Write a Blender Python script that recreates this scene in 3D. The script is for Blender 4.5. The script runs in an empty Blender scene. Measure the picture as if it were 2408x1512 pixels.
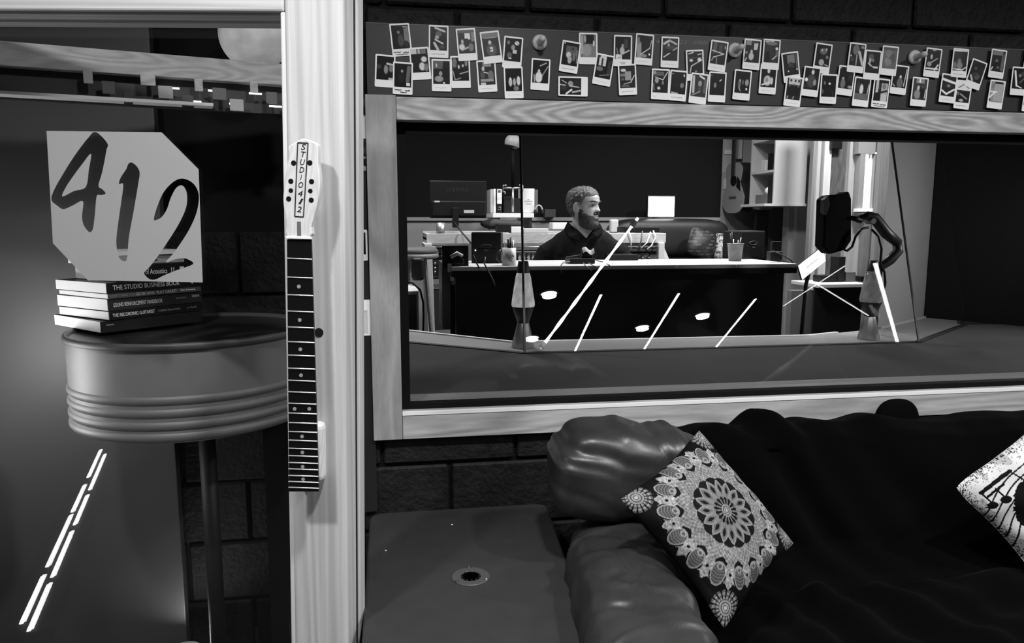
import bpy, bmesh, math, random
import numpy as np
from mathutils import Vector, Matrix, noise
random.seed(4); PI = math.pi
scn = bpy.context.scene; COL = scn.collection

# ---------------------------------------------------------------- camera
FPX = 1740.0; YAW = math.radians(-9.07); PIT = math.radians(7.7); CAM = Vector((0, 0, 1.35))
cam = bpy.data.cameras.new('camera'); co = bpy.data.objects.new('camera', cam); COL.objects.link(co)
cam.sensor_fit = 'HORIZONTAL'; cam.sensor_width = 36; cam.lens = FPX / 2408 * 36; cam.clip_start = .02
co.location = CAM; co.rotation_euler = (PI / 2 - PIT, 0, YAW); scn.camera = co
# ---------------------------------------------------------------- world, exposure
w = bpy.data.worlds.new('world'); scn.world = w; w.use_nodes = True
w.node_tree.nodes['Background'].inputs[0].default_value = (.01, .01, .01, 1)
w.node_tree.nodes['Background'].inputs[1].default_value = .3
vs = scn.view_settings; vs.view_transform = 'Standard'; vs.look = 'None'; vs.gamma = 1; vs.exposure = 0.0
vs.use_curve_mapping = False
# ---------------------------------------------------------------- large lights (inside ceiling fixtures)
def area(name, loc, target, size, power, spread=PI):
    l = bpy.data.lights.new(name, 'AREA'); l.shape = 'DISK'; l.size = size; l.energy = power; l.spread = spread
    o = bpy.data.objects.new(name, l); COL.objects.link(o); o.location = loc
    o.rotation_euler = (Vector(target) - Vector(loc)).to_track_quat('-Z', 'Y').to_euler(); return o
CEIL = 2.6
DOWNLIGHTS = [(1.52, -.66, 15), (3.41, -1.36, 10), (2.82, -1.72, 10), (1.57, -2.0, 10), (-.75, .55, 26), (.35, .75, 26), (1.55, .7, 26), (2.75, .7, 24)]
for x, y, p in DOWNLIGHTS:
    area('downlight_lamp', (x, y, CEIL - .035), (x, y, 0), .14, p, math.radians(150))
# control room beyond the window: four ceiling lamps
FARLIGHTS = [(1.75, 4.05, 62), (.1, 4.9, 44), (3.2, 4.45, 75), (2.3, 5.15, 30)]
for x, y, p in FARLIGHTS:
    area('far_downlight_lamp', (x, y, 2.85), (x, y, 0), .3, p, math.radians(160))

# fill lamp added out of view in the bay, for the pale panel and sill
area('bay_fill_lamp', (3.33, 2.85, 1.5), (2.3, 3.45, 1.0), .12, 7, math.radians(160))

# ---------------------------------------------------------------- camera maths used to measure the place
_c, _s, _cp, _sp = math.cos(YAW), math.sin(YAW), math.cos(PIT), math.sin(PIT)
FW = Vector((-_s * _cp, _c * _cp, -_sp)); RT = Vector((_c, _s, 0)); UP = RT.cross(FW); FH = Vector((-_s, _c, 0))
def ray(x, y): return FW + RT * ((x - 1204) / FPX) - UP * ((y - 756) / FPX)
def yp(x, y, Y): d = ray(x, y); return CAM + d * (Y / d.y)
def hz(x, y, z): d = ray(x, y); return CAM + d * ((z - CAM.z) / d.z)
def dp(x, y, D): return CAM + ray(x, y) * D
def cw(X, Z, z): p = RT * X + FH * Z; return Vector((p.x, p.y, z))
def para(T, R, B, L, size):
    """corner points of a parallelogram seen at four pixels, scaled so its mean edge is size"""
    rT, rR, rB, rL = ray(*T), ray(*R), ray(*B), ray(*L)
    A = np.array([[rL[i], rR[i], -rT[i]] for i in range(3)]); b = np.array([rB[i] for i in range(3)])
    dL, dR, dT = np.linalg.solve(A, b)
    P = [rT * dT, rR * dR, rB, rL * dL]
    e = sum((P[i] - P[(i + 1) % 4]).length for i in range(4)) / 4
    return [CAM + p * (size / e) for p in P]

# ---------------------------------------------------------------- materials
MATS = {}
def _mat(name):
    m = bpy.data.materials.new(name); m.use_nodes = True
    nt = m.node_tree; return m, nt, nt.nodes['Principled BSDF']
def g3(v): return (v, v, v, 1)
def mat(name, v, rough=.6, metal=0, spec=.5, var=0, scale=8, bump=0, bscale=40, stretch=(1, 1, 1), coat=0, sheen=0, bdist=.004):
    if name in MATS: return MATS[name]
    m, nt, b = _mat(name); N, L = nt.nodes, nt.links
    b.inputs['Base Color'].default_value = g3(v); b.inputs['Roughness'].default_value = rough
    b.inputs['Metallic'].default_value = metal; b.inputs['Specular IOR Level'].default_value = spec
    b.inputs['Coat Weight'].default_value = coat; b.inputs['Sheen Weight'].default_value = sheen
    if var or bump:
        tc = N.new('ShaderNodeTexCoord'); mp = N.new('ShaderNodeMapping'); mp.inputs['Scale'].default_value = stretch
        L.new(tc.outputs['Object'], mp.inputs['Vector'])
    if var:
        n = N.new('ShaderNodeTexNoise'); n.inputs['Scale'].default_value = scale; n.inputs['Detail'].default_value = 5
        L.new(mp.outputs[0], n.inputs['Vector'])
        r = N.new('ShaderNodeMapRange'); r.inputs[1].default_value = .25; r.inputs[2].default_value = .75
        r.inputs[3].default_value = v * (1 - var); r.inputs[4].default_value = v * (1 + var)
        L.new(n.outputs[0], r.inputs[0]); L.new(r.outputs[0], b.inputs['Base Color'])
    if bump:
        n = N.new('ShaderNodeTexNoise'); n.inputs['Scale'].default_value = bscale; n.inputs['Detail'].default_value = 6
        L.new(mp.outputs[0], n.inputs['Vector'])
        bp = N.new('ShaderNodeBump'); bp.inputs['Strength'].default_value = bump; bp.inputs['Distance'].default_value = bdist
        L.new(n.outputs[0], bp.inputs['Height']); L.new(bp.outputs[0], b.inputs['Normal'])
    MATS[name] = m; return m
def wood(name, v, axis=0, contrast=.22, rough=.45, scale=1.0, offset=0.0, along=1.6, rings=95):
    """pale board with long grain lines and cathedral waves along the given local axis"""
    if name in MATS: return MATS[name]
    m, nt, b = _mat(name); N, L = nt.nodes, nt.links
    tc = N.new('ShaderNodeTexCoord'); mp = N.new('ShaderNodeMapping')
    s = [9 * scale] * 3; s[axis] = along * scale; mp.inputs['Scale'].default_value = s
    mp.inputs['Location'].default_value = (offset, offset * .7, offset * 1.3)
    L.new(tc.outputs['Object'], mp.inputs['Vector'])
    wv = N.new('ShaderNodeTexNoise'); wv.inputs['Scale'].default_value = 1.0; wv.inputs['Detail'].default_value = 1
    L.new(mp.outputs[0], wv.inputs['Vector'])
    mul = N.new('ShaderNodeMath'); mul.operation = 'MULTIPLY'; mul.inputs[1].default_value = rings; L.new(wv.outputs[0], mul.inputs[0])
    sn = N.new('ShaderNodeMath'); sn.operation = 'SINE'; L.new(mul.outputs[0], sn.inputs[0])
    fn = N.new('ShaderNodeTexNoise'); fn.inputs['Scale'].default_value = 14; fn.inputs['Detail'].default_value = 6
    L.new(mp.outputs[0], fn.inputs['Vector'])
    r1 = N.new('ShaderNodeMapRange'); r1.inputs[1].default_value = -1; r1.inputs[2].default_value = 1
    r1.inputs[3].default_value = v * (1 - contrast); r1.inputs[4].default_value = v * (1 + contrast * .35)
    pw = N.new('ShaderNodeMath'); pw.operation = 'POWER'; pw.inputs[1].default_value = 1
    L.new(sn.outputs[0], r1.inputs[0])
    r2 = N.new('ShaderNodeMapRange'); r2.inputs[1].default_value = .3; r2.inputs[2].default_value = .7
    r2.inputs[3].default_value = 1 - contrast * .5; r2.inputs[4].default_value = 1 + contrast * .4
    L.new(fn.outputs[0], r2.inputs[0])
    mm = N.new('ShaderNodeMath'); mm.operation = 'MULTIPLY'; L.new(r1.outputs[0], mm.inputs[0]); L.new(r2.outputs[0], mm.inputs[1])
    L.new(mm.outputs[0], b.inputs['Base Color']); b.inputs['Roughness'].default_value = rough
    bp = N.new('ShaderNodeBump'); bp.inputs['Strength'].default_value = .12; bp.inputs['Distance'].default_value = .002
    L.new(fn.outputs[0], bp.inputs['Height']); L.new(bp.outputs[0], b.inputs['Normal'])
    MATS[name] = m; return m
def emit(name, strength, v=1.0):
    if name in MATS: return MATS[name]
    m, nt, b = _mat(name); b.inputs['Base Color'].default_value = g3(.8)
    b.inputs['Emission Color'].default_value = g3(v); b.inputs['Emission Strength'].default_value = strength
    MATS[name] = m; return m
def glass(name, refl=1.0, tint=1.0, rough=0.0):
    """thin pane: clear with Fresnel reflection"""
    if name in MATS: return MATS[name]
    m = bpy.data.materials.new(name); m.use_nodes = True; nt = m.node_tree; N, L = nt.nodes, nt.links
    N.remove(N['Principled BSDF'])
    t = N.new('ShaderNodeBsdfTransparent'); t.inputs[0].default_value = g3(tint)
    gl = N.new('ShaderNodeBsdfGlossy'); gl.inputs['Roughness'].default_value = rough; gl.inputs[0].default_value = g3(1)
    fr = N.new('ShaderNodeFresnel'); ge = N.new('ShaderNodeNewGeometry'); ir = N.new('ShaderNodeMapRange')
    ir.inputs[3].default_value = 1.5; ir.inputs[4].default_value = 1 / 1.5     # same thin-pane Fresnel from either face
    L.new(ge.outputs['Backfacing'], ir.inputs[0]); L.new(ir.outputs[0], fr.inputs[0])
    mu = N.new('ShaderNodeMath'); mu.operation = 'MULTIPLY'; mu.inputs[1].default_value = refl; mu.use_clamp = True
    L.new(fr.outputs[0], mu.inputs[0])
    mx = N.new('ShaderNodeMixShader'); L.new(mu.outputs[0], mx.inputs[0]); L.new(t.outputs[0], mx.inputs[1]); L.new(gl.outputs[0], mx.inputs[2])
    L.new(mx.outputs[0], N['Material Output'].inputs[0]); MATS[name] = m; return m
def leather_mat(name, v, rough=.34):
    if name in MATS: return MATS[name]
    m, nt, b = _mat(name); N, L = nt.nodes, nt.links
    tc = N.new('ShaderNodeTexCoord'); wp = N.new('ShaderNodeTexNoise'); wp.inputs['Scale'].default_value = 5; L.new(tc.outputs['Object'], wp.inputs['Vector'])
    mx = N.new('ShaderNodeVectorMath'); mx.operation = 'MULTIPLY_ADD'; L.new(wp.outputs['Color'], mx.inputs[0]); mx.inputs[1].default_value = (.25, .25, .25); L.new(tc.outputs['Object'], mx.inputs[2])
    r = N.new('ShaderNodeTexNoise'); r.noise_type = 'RIDGED_MULTIFRACTAL'; r.inputs['Scale'].default_value = 5; r.inputs['Detail'].default_value = 3; L.new(mx.outputs[0], r.inputs['Vector'])
    f = N.new('ShaderNodeTexNoise'); f.inputs['Scale'].default_value = 140; f.inputs['Detail'].default_value = 4; L.new(tc.outputs['Object'], f.inputs['Vector'])
    b1 = N.new('ShaderNodeBump'); b1.inputs['Strength'].default_value = .9; b1.inputs['Distance'].default_value = .014; L.new(r.outputs[0], b1.inputs['Height'])
    b2 = N.new('ShaderNodeBump'); b2.inputs['Strength'].default_value = .15; b2.inputs['Distance'].default_value = .002; L.new(f.outputs[0], b2.inputs['Height']); L.new(b1.outputs[0], b2.inputs['Normal'])
    L.new(b2.outputs[0], b.inputs['Normal'])
    q = N.new('ShaderNodeTexNoise'); q.inputs['Scale'].default_value = 9; q.inputs['Detail'].default_value = 5; L.new(tc.outputs['Object'], q.inputs['Vector'])
    rr = N.new('ShaderNodeMapRange'); rr.inputs[1].default_value = .3; rr.inputs[2].default_value = .7; rr.inputs[3].default_value = v * .7; rr.inputs[4].default_value = v * 1.4; L.new(q.outputs[0], rr.inputs[0]); L.new(rr.outputs[0], b.inputs['Base Color'])
    b.inputs['Roughness'].default_value = rough; MATS[name] = m; return m
def printed(name, rough=.6, spec=.1, bump=0):
    """flat print held in the mesh's colour attribute"""
    if name in MATS: return MATS[name]
    m, nt, b = _mat(name); N, L = nt.nodes, nt.links
    a = N.new('ShaderNodeVertexColor'); a.layer_name = 'Print'
    L.new(a.outputs[0], b.inputs['Base Color']); b.inputs['Roughness'].default_value = rough; b.inputs['Specular IOR Level'].default_value = spec
    if bump:
        tc = N.new('ShaderNodeTexCoord'); n = N.new('ShaderNodeTexNoise'); n.inputs['Scale'].default_value = 260
        L.new(tc.outputs['Object'], n.inputs['Vector'])
        bp = N.new('ShaderNodeBump'); bp.inputs['Strength'].default_value = bump; bp.inputs['Distance'].default_value = .002
        L.new(n.outputs[0], bp.inputs['Height']); L.new(bp.outputs[0], b.inputs['Normal'])
    MATS[name] = m; return m

# ---------------------------------------------------------------- mesh helpers
class MB:
    def __init__(s): s.v = []; s.f = []
    def add(s, vs, fs):
        n = len(s.v); s.v += [tuple(v) for v in vs]; s.f += [tuple(i + n for i in f) for f in fs]; return s
    def box(s, a, b, M=None):
        (x0, y0, z0), (x1, y1, z1) = a, b
        vs = [Vector(p) for p in ((x0, y0, z0), (x1, y0, z0), (x1, y1, z0), (x0, y1, z0), (x0, y0, z1), (x1, y0, z1), (x1, y1, z1), (x0, y1, z1))]
        if M: vs = [M @ v for v in vs]
        return s.add(vs, [(3, 2, 1, 0), (4, 5, 6, 7), (0, 1, 5, 4), (1, 2, 6, 5), (2, 3, 7, 6), (3, 0, 4, 7)])
    def prism(s, pts, vec):
        """closed polygon (3D points) extruded by vec"""
        pts = [Vector(p) for p in pts]; vec = Vector(vec); n = len(pts)
        return s.add(pts + [p + vec for p in pts], [tuple(range(n))[::-1], tuple(range(n, 2 * n))] + [(i, (i + 1) % n, n + (i + 1) % n, n + i) for i in range(n)])
    def tube(s, path, r, seg=8, cap=True):
        path = [Vector(p) for p in path]; n = len(path)
        rs = r if isinstance(r, (list, tuple)) else [r] * n
        t0 = (path[1] - path[0]).normalized(); a = t0.orthogonal().normalized(); vs = []
        for i, p in enumerate(path):
            t = (path[min(i + 1, n - 1)] - path[max(i - 1, 0)]).normalized()
            a = (a - t * a.dot(t)).normalized(); b = t.cross(a)
            vs += [p + (a * math.cos(2 * PI * k / seg) + b * math.sin(2 * PI * k / seg)) * rs[i] for k in range(seg)]
        fs = [(i * seg + k, i * seg + (k + 1) % seg, (i + 1) * seg + (k + 1) % seg, (i + 1) * seg + k) for i in range(n - 1) for k in range(seg)]
        if cap: fs += [tuple(range(seg))[::-1], tuple(range((n - 1) * seg, n * seg))]
        return s.add(vs, fs)
    def lathe(s, prof, o=(0, 0, 0), seg=32, M=None, cap=True):
        """profile [(r, z)...] round the z axis at o"""
        o = Vector(o); vs = []
        for r, z in prof:
            for k in range(seg):
                p = Vector((r * math.cos(2 * PI * k / seg), r * math.sin(2 * PI * k / seg), z))
                vs.append(o + (M @ p if M else p))
        n = len(prof)
        fs = [(i * seg + k, i * seg + (k + 1) % seg, (i + 1) * seg + (k + 1) % seg, (i + 1) * seg + k) for i in range(n - 1) for k in range(seg)]
        if cap: fs += [tuple(range(seg))[::-1], tuple(range((n - 1) * seg, n * seg))]
        return s.add(vs, fs)
    def grid(s, fn, nu, nv, closeu=False):
        vs = [fn(i / (nu if closeu else nu - 1), j / (nv - 1)) for j in range(nv) for i in range(nu)]
        fs = [(j * nu + i, j * nu + (i + 1) % nu, (j + 1) * nu + (i + 1) % nu, (j + 1) * nu + i) for j in range(nv - 1) for i in range(nu if closeu else nu - 1)]
        return s.add(vs, fs)
    def ball(s, o, r, seg=20, rings=12, M=None):
        o = Vector(o); r = r if isinstance(r, (tuple, list)) else (r, r, r)
        def fn(u, v):
            t, q = 2 * PI * u, PI * (v - .5)
            p = Vector((r[0] * math.cos(q) * math.cos(t), r[1] * math.cos(q) * math.sin(t), r[2] * math.sin(q)))
            return o + (M @ p if M else p)
        return s.grid(fn, seg, rings, True)
    def build(s, name, m, parent=None, smooth=False, bevel=0, seg=2, matrix=None, origin=None, **kw):
        me = bpy.data.meshes.new(name)
        vs = s.v
        if origin is not None:
            og = Vector(origin); vs = [tuple(Vector(v) - og) for v in vs]
        me.from_pydata(vs, [], s.f); me.materials.append(MATS[m] if isinstance(m, str) else m)
        bm = bmesh.new(); bm.from_mesh(me); bmesh.ops.recalc_face_normals(bm, faces=bm.faces)
        if smooth:
            for f in bm.faces: f.smooth = True
        bm.to_mesh(me); bm.free(); me.update()
        o = bpy.data.objects.new(name, me); COL.objects.link(o)
        if origin is not None: o.location = og
        if matrix is not None: o.matrix_world = matrix
        if parent is not None:
            o.parent = parent
            if origin is not None and parent.type == 'EMPTY' and kw.get('world', False): o.matrix_parent_inverse = parent.matrix_world.inverted()
        if bevel:
            md = o.modifiers.new('bevel', 'BEVEL'); md.width = bevel; md.segments = seg; md.limit_method = 'ANGLE'; md.angle_limit = .6
            if not smooth:
                for p in me.polygons: p.use_smooth = False
        return o
def tag(o, label=None, cat=None, group=None, kind=None):
    if label: o['label'] = label
    if cat: o['category'] = cat
    if group: o['group'] = group
    if kind: o['kind'] = kind
    return o
def empty(name, loc=(0, 0, 0), M=None):
    o = bpy.data.objects.new(name, None); COL.objects.link(o); o.empty_display_size = .05
    if M is not None: o.matrix_world = M
    else: o.location = loc
    bpy.context.view_layer.update(); return o
def local(parent, p):
    return parent.matrix_basis.inverted() @ Vector(p)
def rel(mb, parent):
    """world-space verts to the parent's local space"""
    I = parent.matrix_basis.inverted(); mb.v = [tuple(I @ Vector(v)) for v in mb.v]; return mb
def sub(name, mb, m, parent, **kw):
    """part built in world space under a thing"""
    return rel(mb, parent).build(name, m, parent, **kw)
def text(name, body, size, m, parent, loc, rot=0, extr=.0006, shear=0, align='LEFT', spacing=1.0, width=None, height=None, M=None):
    cu = bpy.data.curves.new(name, 'FONT'); cu.body = body; cu.size = size; cu.shear = shear; cu.align_x = align; cu.align_y = 'CENTER'
    cu.extrude = extr; cu.space_character = spacing; cu.resolution_u = 3
    t = bpy.data.objects.new(name, cu); COL.objects.link(t)
    dg = bpy.context.evaluated_depsgraph_get(); me = bpy.data.meshes.new_from_object(t.evaluated_get(dg))
    bpy.data.objects.remove(t)
    co_ = np.array([v.co[:] for v in me.vertices]) if len(me.vertices) else np.zeros((1, 3))
    sx = sy = 1
    if width: sx = width / max(1e-6, np.ptp(co_[:, 0]))
    if height: sy = height / max(1e-6, np.ptp(co_[:, 1]))
    for v in me.vertices: v.co.x *= sx; v.co.y *= sy
    me.materials.clear(); me.materials.append(MATS[m] if isinstance(m, str) else m)
    o = bpy.data.objects.new(name, me); COL.objects.link(o); o.parent = parent
    o.matrix_basis = M if M is not None else Matrix.Translation(Vector(loc)) @ Matrix.Rotation(rot, 4, 'Z'); return o
def paint(o, val):
    """store a per-vertex grey print; val is an array of linear values"""
    me = o.data; a = me.color_attributes.new('Print', 'FLOAT_COLOR', 'POINT')
    val = np.clip(np.asarray(val, dtype=np.float32), 0, 1); buf = np.ones((len(val), 4), np.float32); buf[:, :3] = val[:, None]
    a.data.foreach_set('color', buf.ravel())
def lin(v):
    v = np.asarray(v, dtype=float) / 255; return np.where(v <= .04045, v / 12.92, ((v + .055) / 1.055) ** 2.4)
WALLM = Matrix.Rotation(PI / 2, 4, 'X')      # local x right, y up, z out of a wall facing -Y
# ================================================================ materials in use
wood('oak_h', .45, 0, .34, offset=1.3); wood('oak_v', .34, 2, .2, offset=4.1, rings=40); wood('oak_low', .42, 0, .26, offset=7.7, rings=70, along=.9)
wood('door_wood', .56, 1, .16, scale=1.2, offset=2.2, along=.25, rings=60); wood('door_wood_h', .58, 0, .16, scale=1.2, offset=5.2, along=.25, rings=60)
wood('neck_wood', .66, 1, .1, scale=2, offset=3.1); wood('beam_wood', .42, 0, .2, scale=1.5, offset=.3); wood('maple', .5, 0, .15, scale=1.2, offset=9.3)
mat('block_paint', .013, .6, spec=.18, var=.4, scale=20, bump=1.0, bscale=70, bdist=.006)
mat('mortar', .006, .8, spec=.2); mat('board_black', .016, .42, var=.2, scale=5); mat('black', .003, .7, spec=.15); mat('black_gloss', .004, .2)
mat('dark_paint', .008, .7, spec=.2); mat('ceil_dark', .03, .8); mat('floor_dark', .02, .5, var=.3, scale=3)
mat('sill_dark', .05, .75, spec=.12, var=.12, scale=4); mat('sill_grey', .26, .45); mat('white', .75, .5); mat('white_edge', .85, .4)
mat('rubber', .006, .6); mat('grey_wall', .24, .6); mat('light_panel', .3, .55); mat('chrome', .7, .25, metal=1); mat('steel', .5, .35, metal=1)
mat('steel_dark', .12, .4, metal=1); mat('paper', .82, .6); mat('ink', .01, .5); mat('grey_mid', .12, .5); mat('grey_light', .4, .5)
mat('track_grey', .22, .35)
W = 2.15
# ================================================================ room shell
def struct(name, mb, m, **kw): return tag(mb.build(name, m, **kw), kind='structure')
XL, XR, YR = -2.6, 7.4, -3.6
struct('floor', MB().box((XL, YR, -.1), (XR, W, 0)), 'floor_dark')
struct('ceiling', MB().box((XL, YR, CEIL), (XR, W + .2, CEIL + .1)), 'ceil_dark')
struct('wall_left', MB().box((XL - .1, YR, 0), (XL, W + .3, CEIL)), 'dark_paint')
struct('wall_right', MB().box((XR, YR, 0), (XR + .1, W + .1, CEIL)), 'dark_paint')
struct('wall_rear', MB().box((XL, YR - .1, 0), (XR, YR, CEIL)), 'dark_paint')
# front wall: backing of mortar with the window opening, painted blocks laid proud of it
OX0, OX1, OZ0, OZ1 = .0, 3.4, .72, 1.70
bk = MB(); y0, y1 = W + .012, W + .10
bk.box((-.115, y0, 0), (OX0, y1, CEIL)).box((OX1, y0, 0), (XR, y1, CEIL)).box((OX0, y0, 0), (OX1, y1, OZ0)).box((OX0, y0, OZ1), (OX1, y1, CEIL))
wall = struct('wall_front', bk, 'mortar')
# left bay of the wall, a little further back, seen through the glazed door
YB = 2.42
wallb = struct('wall_alcove', MB().box((XL, YB + .012, 0), (-.115, YB + .1, CEIL)).box((-.165, y1, 0), (-.115, YB + .02, CEIL)), 'mortar')
def block_mesh(w, h, d=.02):
    bm = bmesh.new(); bmesh.ops.create_cube(bm, size=1, matrix=Matrix.Diagonal((w, d, h, 1)))
    bmesh.ops.bevel(bm, geom=list(bm.edges), offset=.006, segments=1, affect='EDGES')
    me = bpy.data.meshes.new('brick'); bm.to_mesh(me); bm.free(); me.materials.append(MATS['block_paint']); return me
BW, BH, J = .39, .192, .010
BM = block_mesh(BW, BH)
def lay(parent, xs, zs, yface, x_lo, x_hi, phase, ztop=9):
    for r, z in enumerate(zs):
        bh = min(BH, ztop - z)
        off = phase + (.5 * (BW + J) if r % 2 else 0)
        k0 = math.floor((x_lo - off) / (BW + J)); x = off + k0 * (BW + J)
        while x < x_hi:
            a, b = max(x, x_lo), min(x + BW, x_hi)
            if b - a > .03:
                me = BM if b - a > BW - 1e-4 and bh == BH else block_mesh(b - a, bh)
                o = bpy.data.objects.new('brick', me); COL.objects.link(o); o.parent = parent
                o.location = ((a + b) / 2, yface + .01, z + bh / 2)
            x += BW + J
HC = BH + J
ztop = yp(1075, 20, W).z                              # joint between the two courses over the board
px75 = yp(1075, 40, W).x
lay(wall, None, [ztop - HC + J / 2 + k * HC for k in range(3)], W - .004, -.06, 3.6, px75 + J / 2)
zlow = yp(1000, 1091, W).z
lay(wall, None, [zlow - HC * (2 - k) + J / 2 for k in range(4) if k < 3], W - .004, -.10, .95, yp(1212, 1150, W).x + J / 2, .716)
zl = yp(580, 1270, YB).z
lay(wallb, None, [zl - HC * 2 + J / 2 + k * HC for k in range(7)], YB - .004, -1.5, -.17, yp(588, 1190, YB).x + J / 2)
# ================================================================ window casing of pale boards
TY = W - .03
def wallz(px, py, Y=TY): p = yp(px, py, Y); return p.x, p.z
ZT1, ZT0 = 1.690, 1.628; ZB1, ZB0 = .800, .719
xL0, _ = wallz(878, 600); xL1, _ = wallz(939, 600)
cas = tag(empty('trim_1', (xL0, TY, ZB0)), kind='structure')
XE = 3.3
sub('board', MB().box((xL1, TY, ZT0), (XE, W + .02, ZT1)), 'oak_h', cas, bevel=.0015)
sub('board', MB().box((xL0 - .012, TY - .001, ZB0), (xL1 - .001, W + .02, ZT1 + .004)), 'oak_v', cas, bevel=.0015)
sub('board', MB().box((xL1, TY, ZB0), (XE, W + .02, ZB1 - .004)), 'oak_low', cas, bevel=.0015)
sub('edge_strip', MB().box((xL1, TY - .002, ZB1 - .0095), (XE, TY + .012, ZB1)), 'white_edge', cas)
# ================================================================ outer window: black frame, track, clear pane
win = tag(empty('window_1', (xL1, W, ZB1)), kind='structure')
xi, _ = wallz(958, 600, W + .06)
b = MB().box((xL1 - .02, W + .02, ZB1 - .06), (xi, W + .08, ZT0 + .03))
b.box((xi, W + .02, ZT0 - .024), (XE, W + .08, ZT0 + .04)).box((xi, W + .02, ZB1 - .07), (XE, W + .055, ZB1 + .012))
sub('frame', b, 'black', win)
sub('inner_sill', MB().box((xL1, TY + .012, ZB1 - .03), (XE, W + .02, ZB1 - .008)), 'dark_paint', win)
sub('track', MB().box((xi, W + .09, ZB1 - .05), (XE, W + .12, ZB1 + .006)).box((xi, W + .135, ZB1 - .05), (XE, W + .145, ZB1 + .012)), 'track_grey', win)
sub('pane', MB().box((xi - .01, W + .062, ZB1), (XE, W + .066, ZT0)), glass('pane_glass', .8), win)
# ================================================================ bay between the two rooms
ZS = .793
A = [hz(958, 805, ZS), hz(1235, 832, ZS), hz(2151, 803, ZS), hz(2269, 764, ZS)]
B = [hz(958, 778, ZS), hz(1205, 805, ZS), hz(1900, 790, ZS), hz(2065, 773, ZS), hz(2171, 747, ZS)]
l0 = A[0] + (A[0] - A[1]) * .6; l0b = B[0] + (B[0] - B[1]) * .5
A[1].y = A[2].y = 3.06
sillo = tag(empty('window_2', (A[1].x, 3.06, ZS)), kind='structure')
sub('front_sill', MB().prism([(xi - .4, W + .145, ZS), (3.4, W + .145, ZS), (3.4, 3.54, ZS), A[3], A[2], A[1], A[0], l0], (0, 0, -.04)), 'sill_dark', sillo)
sub('back_sill', MB().prism([l0, A[0], A[1], A[2], A[3], B[4], B[3], (B[2] + B[3]) / 2, B[2], B[1], B[0], l0b], (0, 0, -.04)), 'sill_grey', sillo)
def strip(pts, wd, h, up=0):
    mb = MB()
    for p, q in zip(pts, pts[1:]):
        d = (q - p).normalized(); n = Vector((-d.y, d.x, 0)) * wd
        mb.prism([p - n * .5 + Vector((0, 0, up)), q - n * .5 + Vector((0, 0, up)), q + n * .5 + Vector((0, 0, up)), p + n * .5 + Vector((0, 0, up))], (0, 0, h))
    return mb
sub('sill_edge', strip([l0b, B[0], B[1], B[2], B[2].lerp(B[3], .4)], .02, .006), 'white_edge', sillo)
sub('glazing_bead', strip([l0, A[0], A[1], A[2], A[3]], .03, .004), 'rubber', sillo)
TIL = math.radians(14); HT = 1.02
lean = Vector((0, math.tan(TIL), 1)) * HT
def pane(p, q, lp, lq):
    n = (q - p).cross(Vector((0, 0, 1))).normalized() * .004
    return MB().prism([p, q, q + lq, p + lp], n)
leanL = Vector((.02, math.tan(TIL), 1)) * HT; leanR = Vector((-.04, math.tan(TIL), 1)) * HT
e3 = Vector((0, 0, .004))
sub('pane', pane(A[1] + e3, A[2] + e3, leanL, leanR), glass('bay_glass', 1.3), sillo)
sub('pane', pane(l0 + e3, A[1] + e3, leanL, leanL), glass('bay_glass_side', .7), sillo)
sub('pane', pane(A[2] + e3, A[3] + e3, leanR, leanR), glass('bay_glass_side', .7), sillo)
for p, l in ((A[1], leanL), (A[2], leanR)):
    sub('glass_joint', MB().tube([p + e3 - Vector((0, .004, 0)), p + l - Vector((0, .004, 0))], .0055, 6), 'steel_dark', sillo)
# dark lining of the bay
lin_ = tag(empty('wall_bay', (0, W + .1, 0)), kind='structure')
sub('lining', MB().box((-.42, W + .1, 1.86), (3.5, 3.86, 1.9)), 'black', lin_)
sub('lining', MB().box((-.11, W + .1, 0), (-.06, YB, 1.9)).box((-.42, YB + .1, 0), (-.36, 4.0, 1.9)).box((-.42, YB + .1, 0), (-.1, YB + .15, 1.9)), 'black', lin_)
sub('lining', MB().box((3.42, W + .1, 0), (3.48, 4.0, 1.9)), 'black', lin_)
sub('lining', MB().prism([B[4] + Vector((.01, 0, 0)), Vector((3.42, 3.3, ZS)), Vector((3.42, 3.36, ZS)), B[4] + Vector((.03, .04, 0))], (0, 0, 1.1)), 'dark_paint', lin_)
# splayed pale end panel standing on the sill
nn = Vector((.04, .03, 0))
struct('trim_2', MB().prism([B[3] + Vector((0, .002, .0)), B[4] + Vector((0, .002, 0)), B[4] + nn, B[3] + nn], (0, 0, 1.06)), 'light_panel')
struct('trim_3', strip([B[3] - Vector((0, .012, 0)), B[4] - Vector((0, .012, 0))], .014, .012), 'grey_light')
# wall under the far side of the sill
struct('wall_bay_base', MB().box((-.4, W + .1, 0), (3.42, W + .16, ZS - .05)), 'black')
# ================================================================ control room shell
YF = 6.6; XFL, XFR, ZFF = -1.6, 5.6, .25
struct('floor_control_room', MB().box((XFL, 3.3, ZFF - .1), (XFR, YF, ZFF)), 'floor_dark')
struct('ceiling_control_room', MB().box((XFL, 3.3, 2.95), (XFR, YF, 3.05)), 'dark_paint')
struct('wall_control_left', MB().box((XFL - .1, 3.3, ZFF), (XFL, YF, 2.95)), 'grey_mid')
wz = yp(1300, 511, YF).z
xdk = yp(1700, 420, YF - .05).x
struct('wall_control_back', MB().box((XFL, YF, ZFF), (XFR, YF + .1, 2.95)), 'grey_wall')
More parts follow.
